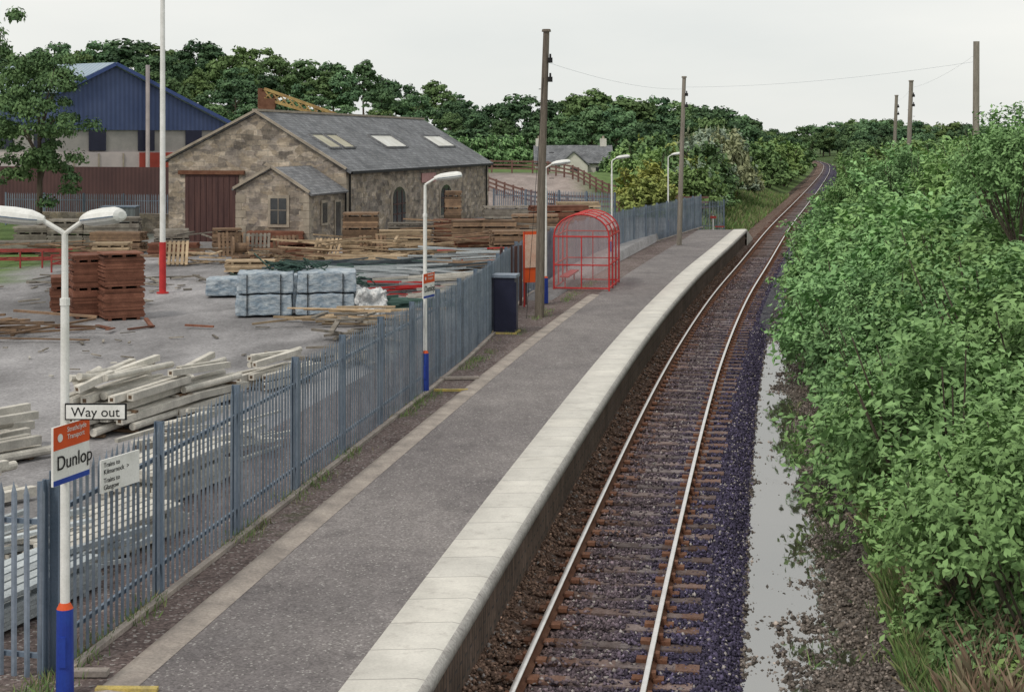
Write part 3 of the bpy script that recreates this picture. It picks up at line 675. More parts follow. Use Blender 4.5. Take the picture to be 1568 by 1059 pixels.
mb=MB(); mb.prism([GP(0,5.6,.2),GP(13.5,5.6,.2),GP(13.5,7.3,.2),GP(0,7.3,.2)],bx*33.6,0); mb.prism([GP(0,.8,0),GP(6,.8,0),GP(6,5.6,0),GP(0,5.6,0)],bx*34,1); mb.prism([GP(6,.8,0),GP(13.5,.8,0),GP(13.5,5.6,0),GP(6,5.6,0)],bx*34,1)
mb.box(GP(9.3,4.9,-.06),(6.5,.1,1.3),math.atan2(gx.y,gx.x),2); mb.obj('lower_walls',[blockw,render_,redwall],bs)
mb=MB()
for i in range(7): 
    if i%2: mb.box(GP(1+i*1.9,6.5,.1),(1.3,.15,1.6),math.atan2(gx.y,gx.x),0)
    mb.box(GP(1+i*1.9,3.9,-.05),(.1,.08,3.2),math.atan2(gx.y,gx.x),2)
for i in range(8): mb.box(GP(-.02,6.5,2+i*4),(1.6,.15,1.3),math.atan2(bx.y,bx.x),0)
mb.cyl(GP(6.3,1,-.6),GP(6.3,12.4,-.6),.16,.16,10,1); mb.obj('windows_and_flue',[navy,render_,stonel],bs)
mb=MB(); mb.beam((-36,104,3.0),(-17.5,98,3.0),.1,3.4)
mb.obj('corrugated_boundary_fence',[redc])
mb=MB(); mb.beam((-27,86,1.6),(-18.2,83,1.6),.5,1.6,0); mb.obj('stone_wall',[stone])
gb=corr('grey_box_steel',(.15,.17,.18),(.19,.21,.22),.25)
mb=MB(); mb.box((-21.0,80.5,2.1),(1.8,1.6,1.6),.1,0); mb.box((-21.0,80.5,2.93),(1.9,1.7,.06),.1,1); mb.box((-21.4,79.66,2.05),(.7,.04,1.3),.1,1); mb.obj('grey_steel_container',[gb,galvp])
mb=MB(); a=Vector((-18.1,110,9.9)); b=Vector((-12.9,110,8.2))
for o in(Vector((0,0,.36)),Vector((0,0,-.36))):
    for q in(-.3,.3): mb.beam(a+o+Vector((0,q,0)),b+o*.6+Vector((0,q,0)),.18,.20,0)
for i in range(9):
    p=a.lerp(b,i/9);p2=a.lerp(b,(i+1)/9); mb.beam(p+Vector((0,-.3,.3)),p2+Vector((0,-.3,-.25)),.1,.1,0); mb.beam(p+Vector((0,-.3,-.3)),p2+Vector((0,-.3,.25)),.08,.08,0)
mb.box((-18,110,9.0),(1.2,1.1,1.1),.2,1); mb.box((-18.3,110,9.75),(.6,.8,.6),.2,1); mb.box((-18,110,5),(.8,.8,8),0,1); mb.cyl((-17.4,110,8.9),(-17.4,110,10.1),.13,.13,8,1); mb.cyl((-18.4,110,9.9),(-18.4,110,10.3),.22,.22,10,1)
mb.beam((-18.8,110,8.4),(-16.2,110,8.4),.5,.35,1); mb.beam((-16.6,110,8.0),(-14.5,110,8.0),.5,.4,1); mb.box((-18,110,1.6),(3,3,1.6),0,0)
mb.obj('yard_crane',[crany,rust])
ct=empty('white_cottage'); mb=MB(); cx,cy=6.8,168; z0=1.45; Xa,Ya=cx-4.2,cy-3
def CP(a,b,z): return Vector((Xa+a,Ya+b,z0+z))
lime=mat('limewash',(.68,.66,.60),(.56,.54,.49),1,.9)
mb.prism([CP(0,0,-1),CP(0,6,-1),CP(0,6,2.6),CP(0,3,4.4),CP(0,0,2.6)],(8.4,0,0),0); mb.prism([CP(2.6,-2.2,-1),CP(5.6,-2.2,-1),CP(5.6,-2.2,2.4),CP(4.1,-2.2,3.8),CP(2.6,-2.2,2.4)],(0,3,0),0); mb.obj('walls',[lime],ct)
mb=MB(); th=.12; slab(CP(-.2,-.3,2.5),CP(8.6,-.3,2.5),CP(8.6,3,4.45),CP(-.2,3,4.45)); slab(CP(-.2,6.3,2.5),CP(8.6,6.3,2.5),CP(8.6,3,4.45),CP(-.2,3,4.45)); slab(CP(2.4,-2.4,2.3),CP(4.1,-2.4,3.85),CP(4.1,1,3.85),CP(2.4,1,2.3)); slab(CP(5.8,-2.4,2.3),CP(4.1,-2.4,3.85),CP(4.1,1,3.85),CP(5.8,1,2.3)); mb.obj('roof',[slate],ct)
mb=MB()
for q in(.4,7.6): mb.box(CP(q,3,4.8),(.7,.6,1.0),0,0); mb.cyl(CP(q,3,5.2),CP(q,3,5.6),.14,.12,8,1)
mb.obj('chimneys',[lime,stonel],ct)
mb=MB(); mb.box(CP(4.1,-2.23,1.6),(.8,.05,1.1),0,0); mb.box(CP(7,-.03,1.6),(.8,.05,1.1),0,0); mb.box(CP(1.2,-.03,1.6),(.8,.05,1.1),0,0); mb.obj('windows',[glassd],ct)
brr=mat('brown_rails',(.14,.075,.065),(.20,.12,.10),2)
def railfence(pts,h=1.3):
    mb=MB()
    for (x0,y0),(x1,y1) in zip(pts[:-1],pts[1:]):
        n=max(1,int(math.hypot(x1-x0,y1-y0)/2))
        for i in range(n):
            xa,ya=x0+(x1-x0)*i/n,y0+(y1-y0)*i/n; xb,yb=x0+(x1-x0)*(i+1)/n,y0+(y1-y0)*(i+1)/n
            mb.box((xa,ya,gz(xa,ya)+h/2),(.16,.16,h),0,0)
            for k in(.45,.8,1.15): mb.beam((xa,ya,gz(xa,ya)+k),(xb,yb,gz(xb,yb)+k),.05,.15,0)
    mb.obj('post_and_rail_fence',[brr])
railfence([(-6,136),(-2,127),(1.5,116),(4,109),(9.5,106.5),(14,107)]); railfence([(-4,150),(2,146),(5.5,136),(8,124),(12.5,118)])

# ------------------------------------------------------------------ shelter
sh=empty('platform_shelter'); hx=Vector((.987,-.16,0)).normalized(); hy=Vector((.17,.985,0)).normalized(); O=Vector((1.55,55.6,.9)); SW=2.05; SL=3.6; SHH=2.0
def HP(a,b,z): return O+hx*a+hy*b+U*z
def archpts(b,n=12): return [HP(SW/2-math.cos(math.pi*i/n)*SW/2,b,SHH+math.sin(math.pi*i/n)*.82) for i in range(n+1)]
mb=MB(); r=.03
for b in(0,SL/3,2*SL/3,SL):
    mb.tube(archpts(b),r,8); 
    for a in(0,SW): mb.beam(HP(a,b,0),HP(a,b,SHH),.06,.06)
for b in(0,SL):
    mb.beam(HP(0,b,SHH),HP(SW,b,SHH),.05,.05); mb.beam(HP(0,b,.95),HP(SW,b,.95),.045,.045); mb.beam(HP(SW/2,b,.1),HP(SW/2,b,SHH),.04,.04); mb.beam(HP(0,b,.1),HP(SW,b,.1),.05,.05)
for a in(0,SW):
    for z in(.1,.95,SHH): mb.beam(HP(a,0,z),HP(a,SL,z),.05,.05)
for i in(2,4,6,8,10): 
    p=archpts(0)[i];q=archpts(SL)[i]; mb.beam(p,q,.035,.035)
mb.obj('red_frame',[redp],sh,False)
mb=MB()
for b in(0,SL):
    mb.add([HP(.04,b,.12),HP(SW-.04,b,.12),HP(SW-.04,b,SHH),HP(.04,b,SHH)],[(0,1,2,3)]); ap=archpts(b); mb.add(ap,[tuple(range(len(ap)))])
mb.add([HP(0,0,.12),HP(0,SL,.12),HP(0,SL,SHH),HP(0,0,SHH)],[(0,1,2,3)]); mb.add([HP(SW,0,.95),HP(SW,SL,.95),HP(SW,SL,SHH),HP(SW,0,SHH)],[(0,1,2,3)])
mb.obj('glazing',[shelterg],sh)
mb=MB(); p0=archpts(0.03);p1=archpts(SL-.03)
for i in range(12): mb.add([p0[i],p0[i+1],p1[i+1],p1[i]],[(0,1,2,3)])
mb.obj('barrel_roof',[pinkroof],sh)
mb=MB(); mb.beam(HP(.35,.3,.48),HP(.35,SL-.3,.48),.35,.05); 
for b in(.5,SL-.5): mb.beam(HP(.35,b,0),HP(.35,b,.46),.05,.05)
mb.obj('bench',[redp],sh)
mb=MB(); cx,cy=-.18,43.4; mb.box((cx,cy,1.70),(.62,.6,1.6),-.17,0); mb.box((cx,cy,2.54),(.72,.7,.08),-.17,1); mb.box((cx+.06,cy-.312,1.7),(.5,.02,1.35),-.17,0); mb.box((cx+.25,cy-.33,1.75),(.03,.03,.14),-.17,1); mb.box((cx,cy,.91),(.74,.7,.05),-.17,2); mb.obj('equipment_cabinet',[navy,galv,yellow])
mb=MB(); mb.box((.62,50.2,2.55),(.55,.05,1.7),.5,0); mb.box((.64,50.16,2.75),(.46,.03,1.1),.5,1)
for q in(-.24,.24): mb.cyl((.62+q*.88,50.2+q*.48,.9),(.62+q*.88,50.2+q*.48,3.4),.03,.03,8,2)
mb.obj('timetable_board',[orange,mat('poster_paper',(.55,.3,.22),(.65,.5,.4),2),redp])
mb=MB()
for i in range(6): mb.box((-.35+.16*i,49.0+i*.25,1.95),(.13,.04,2.0),1.0,0)
mb.obj('brown_wooden_gate',[doorm])
mb=MB(); x,y=S(-3.6,97.5),97.5; mb.cyl((x,y,.3),(x,y,1.6),.03,.03,8,1); mb.box((x,y-.03,1.5),(.4,.04,.16),0,0); mb.box((x+.4,y-.2,.9),(.6,.05,.08),0,0); mb.box((x+.4,y-.2,.55),(.6,.05,.08),0,1); mb.obj('platform_end_notice',[redd,white])

# ------------------------------------------------------------------ yard stock
def stack(name,x,y,rot,L,W,H,bt,bw,m,gap=.0,messy=.02,bearers=True,z0=None,every=5):
    mb=MB(); z=(gz(x,y) if z0 is None else z0); R=Matrix.Rotation(rot,3,'Z'); c=Vector((x,y,z)); zz_=0; li=0
    while zz_<H:
        if bearers and li%every==0:
            for k in(-.35,.0,.35): mb.box(c+R@Vector((k*L,0,zz_+.04)),(.1,W*.98,.08),rot,0,random.random()*.4)
            zz_+=.08
        n=max(1,int(W/(bw+gap)))
        for i in range(n):
            if random.random()<.03 and n>1: continue
            mb.box(c+R@Vector((random.uniform(-messy,messy)*2,-W/2+(i+.5)*W/n,zz_+bt/2)),(L*random.uniform(1-messy,1),bw,bt*.92),rot+random.uniform(-1,1)*messy*.1,0,random.random())
        zz_+=bt; li+=1
    return mb.obj(name,[m])
def scatter(name,x,y,n,rad,Lr,m,zmax=.35,rot=None,bw=.12,bt=.05,rs=.5):
    mb=MB(); z=gz(x,y)
    for i in range(n):
        a=(rot if rot is not None else random.uniform(0,3.14))+random.gauss(0,rs); L=random.uniform(*Lr); t=random.uniform(-.1,.1)
        px,py=x+random.gauss(0,rad),y+random.gauss(0,rad*.7); zc=z+.04+random.random()**1.5*zmax
        d=Vector((math.cos(a),math.sin(a),t))*L/2; p=Vector((px,py,zc+abs(t)*L/2)); mb.beam(p-d,p+d,bw*random.uniform(.6,1.3),bt*random.uniform(.7,1.4),0,random.random())
    return mb.obj(name,[m])
stack('timber_stack',-12.30,47.2,.45,1.25,1.2,2.05,.05,1.17,woodd,messy=.02,every=18)
stack('timber_stack',-13.50,47.7,.40,1.0,1.2,1.98,.05,1.17,woodd,messy=.022,every=16)
stack('timber_stack',-14.6,49.2,.3,1.0,1.3,1.15,.05,1.25,woodd,messy=.02,every=14)
stack('timber_stack',-11.0,70,.1,2.6,1.4,.9,.08,.2,woodd); stack('timber_stack',-23.6,74,.1,1.6,1.3,.9,.1,.25,woodg); stack('timber_stack',-21.6,73,.1,1.7,1.3,1.2,.1,.25,woodg)
stack('timber_stack',-19.4,73,.15,2.6,1.3,1.35,.1,.25,woodg); stack('timber_stack',-17.6,66,.1,1.6,1.2,.6,.1,.25,woodl); stack('timber_stack',-15.3,68,.1,2.2,1.2,.55,.1,.25,woodd)
stack('timber_stack',-22.5,69,.1,2.8,1.2,.5,.1,.25,woodg); stack('timber_stack',-18.2,69.5,-.1,2.4,1.2,.9,.08,.2,woodm); stack('timber_stack',-16.2,71.5,.2,1.6,1.2,.9,.08,.2,woodg)
stack('timber_stack',-9.3,66.5,.3,2.2,1.2,.65,.1,.2,woodd); stack('timber_stack',-6.9,68.5,.05,1.6,1.3,1.9,.1,.22,woodm); stack('timber_stack',-5.3,70.5,.05,3.0,1.2,.9,.09,.2,woodl)
stack('timber_stack',-4.2,68,.15,3.8,1.2,.5,.09,.2,woodm); stack('timber_stack',-1.35,71,.05,3.0,1.4,1.35,.09,.2,woodm); stack('timber_stack',1.2,78,.0,2.4,1.3,1.2,.1,.2,woodm)
stack('timber_stack',-3.3,84,.1,.9,1.0,2.3,.12,.3,woodm); stack('timber_stack',2.6,84,.2,3.2,1.3,1.5,.1,.2,woodd)
stack('timber_stack',-6.2,64,-.2,3.4,1.3,.4,.07,.18,woodl); stack('timber_stack',-3.4,62,.15,4.4,1.3,.35,.07,.2,woodm)
stack('timber_stack',-.9,66.5,.15,3.2,1.3,.9,.08,.2,woodd); stack('timber_stack',-2.6,75,.1,2.6,1.2,1.1,.09,.2,woodd); stack('timber_stack',.3,88,.1,4,1.2,1.3,.1,.2,woodg); stack('timber_stack',3.9,89,.1,2.5,1.2,1.5,.1,.2,woodl)
stack('timber_stack',-1.9,58.5,.2,3.0,1.1,.7,.07,.2,woodm); stack('timber_stack',-8.4,61.5,.4,2.4,1.0,.35,.07,.18,woodm)
stack('timber_stack',-10.6,61,.1,2.0,1.2,.5,.06,.2,woodl); stack('timber_stack',.2,63.5,.2,2.2,1.1,1.5,.07,.2,woodm); stack('timber_stack',-5.0,74,.1,2.2,1.2,1.0,.08,.2,woodg); stack('timber_stack',-13.2,69.5,.2,1.3,1.1,1.1,.08,.2,woodm)
scatter('loose_timber',-7.5,65,44,1.7,(1,3.2),woodl,.9,rot=.3); scatter('loose_timber',-10.3,64,34,1.3,(.8,2.2),woodm,.7); scatter('loose_timber',-4.5,66,46,2.0,(1.2,3.6),woodl,1.0,rot=.15,rs=.3)
scatter('loose_timber',-1.0,66,32,1.4,(1,3.2),woodm,1.1,rot=.2,rs=.4); scatter('loose_timber',-13.6,64.5,18,.7,(.8,1.8),woodl,.5); scatter('loose_timber',-15,42.5,34,1.1,(1.2,3.4),woodm,.5,rot=.5); scatter('loose_timber',-12.0,44.3,8,1.2,(.5,1.4),woodd,.06)
scatter('loose_timber',1.5,74,30,1.8,(1,3),woodg,1.1,rot=.2); scatter('loose_timber',-16.5,58,16,1.5,(.5,2.),woodg,.15); scatter('loose_timber',-19,67,40,2.4,(1,3),woodm,.5,rot=.1); scatter('loose_timber',-14.8,70,24,1.6,(.8,2.4),woodg,.9)
scatter('loose_timber',-2.5,72,30,1.6,(1,2.8),woodm,1.4,rot=.3); scatter('loose_timber',-9.0,57.5,18,1.6,(.6,2.),woodg,.12)
scatter('scrap_offcuts',-11,40,26,3.0,(.12,.5),woodg,.03,bw=.06,bt=.03); scatter('scrap_offcuts',-14,55,50,3.5,(.15,.8),woodg,.04,bw=.09,bt=.04); scatter('scrap_offcuts',-9,36,20,2.0,(.1,.4),concp,.03,bw=.07,bt=.04)
mb=MB()
for (x,y,L) in((-20.5,62.5,3.6),(-17.6,61,2.2)):
    z=gz(x,y)
    for k in(.35,.7):
        mb.beam((x-L/2,y,z+k),(x+L/2,y+.3,z+k),.06,.06)
        mb.beam((x-L/2,y+1.1,z+k),(x+L/2,y+1.4,z+k),.06,.06)
    for i in range(5):
        q=-L/2+L*i/4; mb.beam((x+q,y+.06*i,z),(x+q,y+.06*i,z+.72),.06,.06); mb.beam((x+q,y+.06*i,z+.35),(x+q,y+1.1+.06*i,z+.35),.06,.06)
mb.obj('red_steel_frame',[redd])
def pallet(x,y,rot,tilt,m=woodl):
    mb=MB(); R=Matrix.Rotation(rot,3,'Z')@Matrix.Rotation(tilt,3,'X'); c=Vector((x,y,gz(x,y)+.55))
    for i in range(7): mb.box(c+R@Vector((-.55+i*.183,0,0)),(.11,.022,1.1),0,0,random.random(),R)
    for k in(-.45,0,.45): mb.box(c+R@Vector((0,.05,k)),(1.2,.08,.09),0,0,.2,R)
    for i in range(4): mb.box(c+R@Vector((-.5+i*.33,.105,0)),(.11,.022,1.1),0,0,random.random(),R)
    mb.obj('wooden_pallet',[m])
pallet(-14.3,63.5,.1,-.5); pallet(-9.9,66,.5,-.35,woodm); pallet(-8.0,64.8,-.3,-.5,woodl); pallet(-11.4,67,.0,-.25,woodg); pallet(-6.1,66.2,.3,-.4,woodm); pallet(-12.6,67.5,.3,-.3,woodm)
mb=MB(); c=Vector((-12.0,66.3,gz(-12,66.3)+.5)); 
for q in(-.3,.3): mb.cyl(c+Vector((q-.04,q*.3,0)),c+Vector((q+.04,q*.3+.02,0)),.5,.5,20)
mb.cyl(c+Vector((-.3,-.09,0)),c+Vector((.3,.09,0)),.22,.22,14); mb.obj('cable_drum',[woodm])
def pack(name,x,y,rot,L,W,H,z=None,m=film):
    bpy.ops.mesh.primitive_cube_add(size=1); o=bpy.context.object; o.name=name; o.data.name=name
    z=gz(x,y) if z is None else z
    o.scale=(L,W,H); bpy.ops.object.transform_apply(location=False,rotation=False,scale=True)
    o.location=(x,y,z+H/2+.06); o.rotation_euler=(0,0,rot); o.data.materials.append(m)
    md=o.modifiers.new('b','BEVEL'); md.width=.05; md.segments=3
    md=o.modifiers.new('s','SUBSURF'); md.subdivision_type='SIMPLE'; md.levels=4; md.render_levels=4
    tx=bpy.data.textures.new('wrinkle','CLOUDS'); tx.noise_scale=.3; md=o.modifiers.new('d','DISPLACE'); md.texture=tx; md.strength=.09; md.mid_level=.5
    return o
pk=[(-7.9,48.0,.12,1.75,1.3,.66),(-6.0,48.3,.12,1.85,1.3,.66),(-10.2,53.4,.1,1.25,1.1,.62)]
for i,(x,y,r_,L,W_,H_) in enumerate(pk):
    pack('blue_wrapped_pack',x,y,r_,L,W_,H_); 
    if i<2: pack('blue_wrapped_pack',x+.04,y,r_+.02,L,W_,H_,gz(x,y)+.70)
pack('blue_wrapped_pack',-6.5,51.2,.12,2.4,1.2,.6); pack('blue_wrapped_pack',-9.0,55.5,.12,1.6,1.2,.55); pack('blue_wrapped_pack',-7.2,50.2,.12,1.9,1.2,1.1)
mb=MB()
for (x,y,r_,L,W_,H_) in pk[:2]:
    for k in(-.3,.3): mb.box((x+k*L*math.cos(r_),y+k*L*math.sin(r_),gz(x,y)+H_+.05),(.025,W_+.12,H_*1.9+.05),r_,0)
mb.obj('black_strapping',[black])
m_=mat('green_netting',(.03,.06,.05),(.06,.10,.085),4,tint=.3)
def coil(x,y,z,n,m,r=.6):
    mb=MB()
    for i in range(n):
        c=Vector((x+random.gauss(0,.45),y+random.gauss(0,.3),z+random.random()*.12)); ax=Matrix.Rotation(random.gauss(0,.22),3,'X')@Matrix.Rotation(random.gauss(0,.22),3,'Y'); rr=r*random.uniform(.5,1.1)
        mb.tube([c+ax@Vector((math.cos(a*.5236)*rr,math.sin(a*.5236)*rr*.6,0)) for a in range(13)],.02,5,0,random.random())
    return mb.obj('coiled_netting',[m])
coil(-7.0,48.6,gz(0,48)+1.5,26,m_,.5); coil(-9.6,57,gz(0,57)+.2,18,m_,.6); coil(-5.8,51.4,gz(0,51)+.75,14,m_,.5)
greenp=mat('green_pipe',(.07,.13,.11),(.10,.17,.15),3,tint=.3); greyp=mat('grey_steel_tube',(.32,.35,.37),(.42,.45,.46),3,tint=.3); dkp=mat('dark_steel_section',(.06,.075,.09),(.1,.12,.13),3,tint=.3)
scatter('steel_sections',-4.0,55,40,1.2,(2,4.6),greyp,.8,rot=.25,rs=.12,bw=.08,bt=.06); scatter('steel_sections',-5.0,58.5,20,1.2,(2,4.4),greenp,.7,rot=.25,rs=.12,bw=.08,bt=.08); scatter('steel_sections',-3.4,53,9,.8,(1.5,3.),redp,.5,rot=.25,rs=.15,bw=.05,bt=.05)
scatter('steel_sections',-2.2,59,30,1.0,(2,4.6),greyp,1.2,rot=.2,rs=.1,bw=.08,bt=.06); scatter('steel_sections',-3.9,49.5,16,.8,(1.5,3.2),greenp,.3,rot=.3,rs=.3,bw=.08,bt=.08); scatter('steel_sections',-6.8,60,26,1.3,(2,4.),dkp,.5,rot=.2,rs=.15,bw=.08,bt=.06); scatter('steel_sections',-3.2,57,20,1.0,(2,4.),dkp,.9,rot=.2,rs=.15,bw=.07,bt=.06)
scatter('steel_sections',-2.0,61.5,8,.8,(1.5,3.),redp,1.0,rot=.25,rs=.15,bw=.06,bt=.05); scatter('steel_sections',-2.4,52.5,14,.6,(1.5,3.4),concp,.8,rot=.25,rs=.2,bw=.09,bt=.07)
scatter('loose_timber',-5.0,45.5,20,.7,(1.2,2.8),woodl,.45,rot=.0,rs=.25); scatter('loose_timber',-4.4,42.0,18,.6,(.5,1.6),woodg,.7); scatter('loose_timber',-4.6,37.5,14,.5,(.8,1.8),woodg,.4)
o=pack('white_polythene_bundle',-4.55,48.0,.3,.9,.8,.75,None,wfilm); o.modifiers['d'].strength=.5
def post(mb,p,d,t,ti):
    if random.random()<.3: mb.cyl(p-d,p+d,t*.52,t*.52,10,0,ti)
    else:
        mb.beam(p-d,p+d,t*.55,t,0,ti); x=d.cross(Vector((0,0,1))).normalized()*t*.38
        mb.beam(p-d+x,p+d+x,t*.25,t*.98,0,ti*.9); mb.beam(p-d-x,p+d-x,t*.25,t*.98,0,ti*.9)
        mb.beam(p-d*1.001,p-d*.97,t*.5,t*.5,1,0)
def postpile(x,y,rot,L,nx,nz,t=.15,mess=.3,name='concrete_post_stack'):
    mb=MB(); R=Matrix.Rotation(rot,3,'Z'); z=gz(x,y); c=Vector((x,y,z)); dd=R@Vector((0,L/2,0))
    for k in range(nz):
        if k%2==0:
            for q in(-.35,.35): mb.box(c+R@Vector((0,q*L,.04+k*(t+.045))),(nx*(t+.03)*.9,.1,.05),rot,1,.3)
        nn=nx-k//2
        for i in range(nn):
            if random.random()<.08: continue
            dj=Matrix.Rotation(random.gauss(0,.03),3,'Z')@dd; dj=dj*random.uniform(.82,1.05); dj.z+=random.uniform(-.03,.03)
            post(mb,c+R@Vector(((i-(nn-1)/2)*(t+.035)+random.uniform(-.02,.02),random.uniform(-mess,mess),.08+t/2+k*(t+.045))),dj,t,random.random())
    for i in range(int(nx*.8)):
        dj=Matrix.Rotation(random.gauss(0,.12),3,'Z')@dd*random.uniform(.7,1.); dj.z+=random.uniform(-.10,.10)
        post(mb,c+R@Vector((random.uniform(-.4,.4)*nx*t,random.uniform(-.3,.3),.15+t/2+nz*(t+.045)+random.random()*.12)),dj,t*.9,random.random())
    return mb.obj(name,[concp,woodm])
postpile(-7.45,29.7,-.30,2.7,8,4,.14); postpile(-6.55,31.4,-.38,2.3,5,3,.14); postpile(-5.35,34.2,-.45,2.0,5,2,.14); postpile(-7.95,28.6,-.2,1.1,5,4,.15)
postpile(-9.6,25.6,-.62,3.4,8,2); postpile(-8.9,22.4,-.62,3.0,8,1); postpile(-6.1,27.3,-.3,1.6,4,1)
stack('steel_slat_stack',-5.6,20.3,1.2,2.6,1.2,.45,.05,.16,concp,.02,.04); stack('steel_slat_stack',-5.9,17.6,1.25,2.4,1.0,.35,.05,.16,greyp,.02,.04); stack('steel_slat_stack',-5.4,23.6,1.3,2.4,1.0,.6,.06,.16,concp,.02,.04)
scatter('steel_slat_stack',-5.3,26.5,22,.5,(1,2.6),concp,.7,rot=1.2,rs=.4,bw=.1)
scatter('steel_slat_stack',-6.4,19.2,24,.6,(1,2.6),greyp,.5,rot=1.2,rs=.5,bw=.08)

# ------------------------------------------------------------------ vegetation
def leafcards(P,N,size,elong=1.6):
    n=len(P); a=rng.normal(0,1,(n,3)); t=np.cross(N,a); t/=np.linalg.norm(t,axis=1)[:,None]+1e-9; b=np.cross(N,t)
    sz=size*rng.uniform(.65,1.35,n)[:,None]
    V=np.stack([P-t*sz*elong*.5,P+b*sz*.4+N*sz*.12,P+t*sz*elong*.5,P-b*sz*.4+N*sz*.12],1)
    return V.reshape(-1,3),(np.arange(n)[:,None]*4+np.arange(4)[None])
def rdir(n):
    v=rng.normal(0,1,(n,3)); return v/np.linalg.norm(v,axis=1)[:,None]
def trunkgeo(mb,H,r,cen,crx,crz,nb,spread=1):
    mb.cyl((0,0,-.3),(.1,.05,H*.35),r,r*.75,9); mb.cyl((.1,.05,H*.35),(0,0,H*.75),r*.75,r*.3,8)
    for i in range(nb):
        a=random.uniform(0,6.28); z=H*random.uniform(.25,.6); d=Vector((math.cos(a)*crx*.75*random.uniform(.5,1),math.sin(a)*crx*.75*random.uniform(.5,1),crz*random.uniform(.3,.9)))
        p0=Vector((.05,.03,z)); p1=p0+d*.5+Vector((0,0,.2)); mb.cyl(p0,p1,r*.4,r*.25,6); mb.cyl(p1,p0+d,r*.25,r*.08,6)
RAW={}
def joinmesh(name,mb,V,F,tint,lm,bark=None):
    nv=len(mb.v); mv=np.array(mb.v) if nv else np.zeros((0,3))
    bf=np.array([f for f in mb.f if len(f)==4]) if nv else np.zeros((0,4),int)
    VV=np.concatenate([mv,V]); FF=np.concatenate([bf,F+nv]) if nv else F
    T=np.concatenate([np.full(len(bf),.5),tint]); MI=np.concatenate([np.ones(len(bf),np.int32),np.zeros(len(F),np.int32)])
    RAW[name]=(VV,FF,T,MI)
    if lm is None: return name
    me=npmesh(name,VV,FF,tint=T)
    me.materials.append(lm); me.materials.append(barkm)
    me.polygons.foreach_set('material_index',MI); return me
def treemesh(name,lm,ncl=46,per=150,size=.36,H=10,cr=3.7,cz=3.7,zc=6.1,clr=(.8,1.5),seed=0,hollow=.45,trunk=True):
    cl=rdir(ncl)*(hollow+(1-hollow)*rng.random(ncl)**.5)[:,None]; cen=cl*np.array([cr,cr,cz])+np.array([0,0,zc])
    cen[:,2]+=rng.normal(0,.3,ncl); rad=rng.uniform(clr[0],clr[1],ncl); ct_=rng.random(ncl)
    P=[];N=[];T=[]
    for i in range(ncl):
        d=rdir(per); d[:,2]=np.where(d[:,2]<-.3,-d[:,2]*.5,d[:,2]); rr=rad[i]*(.55+.6*rng.random(per))[:,None]
        P.append(cen[i]+d*rr*np.array([1,1,.8])); nn=d+rng.normal(0,.5,(per,3))+np.array([0,0,.35]); N.append(nn/np.linalg.norm(nn,axis=1)[:,None]); T.append(np.clip(ct_[i]*.6+rng.random(per)*.4,0,1))
    P=np.concatenate(P);N=np.concatenate(N);T=np.concatenate(T); V,F=leafcards(P,N,size,1.3)
    mb=MB(); 
    if trunk: trunkgeo(mb,H,.22,zc,cr,cz,7)
    return joinmesh(name,mb,V,F,T,lm)
def bushmesh(name,lm,nsp=360,per=26,size=.075,R=1.5,Rz=1.5,tw=.55):
    cl=rdir(nsp); cl[:,2]=np.abs(cl[:,2])*1.2-.35; lump=.75+.35*np.sin(cl[:,0]*5+cl[:,1]*4)*np.cos(cl[:,2]*5)+rng.normal(0,.12,nsp)
    base=cl*lump[:,None]*np.array([R,R,Rz])*(.45+.55*rng.random(nsp)**.4)[:,None]+np.array([0,0,Rz*.55])
    dr=cl*.8+np.array([0,0,.55])+rng.normal(0,.35,(nsp,3)); dr/=np.linalg.norm(dr,axis=1)[:,None]
    t=rng.random((nsp,per)); P=base[:,None,:]+dr[:,None,:]*(t[...,None]*tw)+rng.normal(0,.07,(nsp,per,3)); P[...,2]-=.12*t**2
    N=cl[:,None,:]*.5+np.array([0,0,.7])+rng.normal(0,.5,(nsp,per,3)); N/=np.linalg.norm(N,axis=2)[...,None]
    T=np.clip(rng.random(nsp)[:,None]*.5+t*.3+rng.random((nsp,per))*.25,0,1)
    V,F=leafcards(P.reshape(-1,3),N.reshape(-1,3),size,1.7)
    mb=MB()
    for i in range(14):
        a=random.uniform(0,6.28); p=Vector((math.cos(a)*.2,math.sin(a)*.2,-.8)); q=Vector((math.cos(a)*R*.8,math.sin(a)*R*.8,Rz*random.uniform(.5,1.5))); mb.cyl(p,q,.03,.01,5)
    return joinmesh(name,mb,V,F,T.ravel(),lm)
far=[treemesh('woodland_tree_%d'%i,leaf_far,ncl=54,per=90,size=.45,cz=3.6+.3*(i%2),cr=3.2+.5*(i%3),clr=(.5,1.3)) for i in range(5)]
mid=[treemesh('hedgerow_tree_%d'%i,leaf_mid,ncl=56,per=100,size=.33,cr=3.5,cz=4.0,zc=5.5,clr=(.6,1.2),hollow=.3) for i in range(3)]
for i in range(4): bushmesh('b%d'%i,None,nsp=400,per=25,size=.078,R=1.75,Rz=1.6,tw=.6)
for i in range(3): bushmesh('m%d'%i,None,nsp=270,per=18,size=.115,R=1.75,Rz=1.6,tw=.65)
bshy=bushmesh('yellow_bush',leaf_yel,nsp=200,per=18,size=.15); bshs=bushmesh('willow_bush',leaf_sil,nsp=200,per=18,size=.17)
bshm=[bushmesh('hedge_bush_%d'%i,leaf_hedge if i else leaf_mid,nsp=220,per=18,size=.17) for i in range(3)]
dt=empty('distant_trees')
TX=[-300,-100,0,50,150,230,340,450,560,640,700,760,830,880,1000,1100,1150,1170,1200,1240,1300,1380,1480,1568,1900]
TY=[60,66,76,72,68,62,75,88,103,124,150,158,150,148,158,170,186,204,204,200,190,188,194,200,190]
def ray(px): return (px-784)/2300.
nt_=0
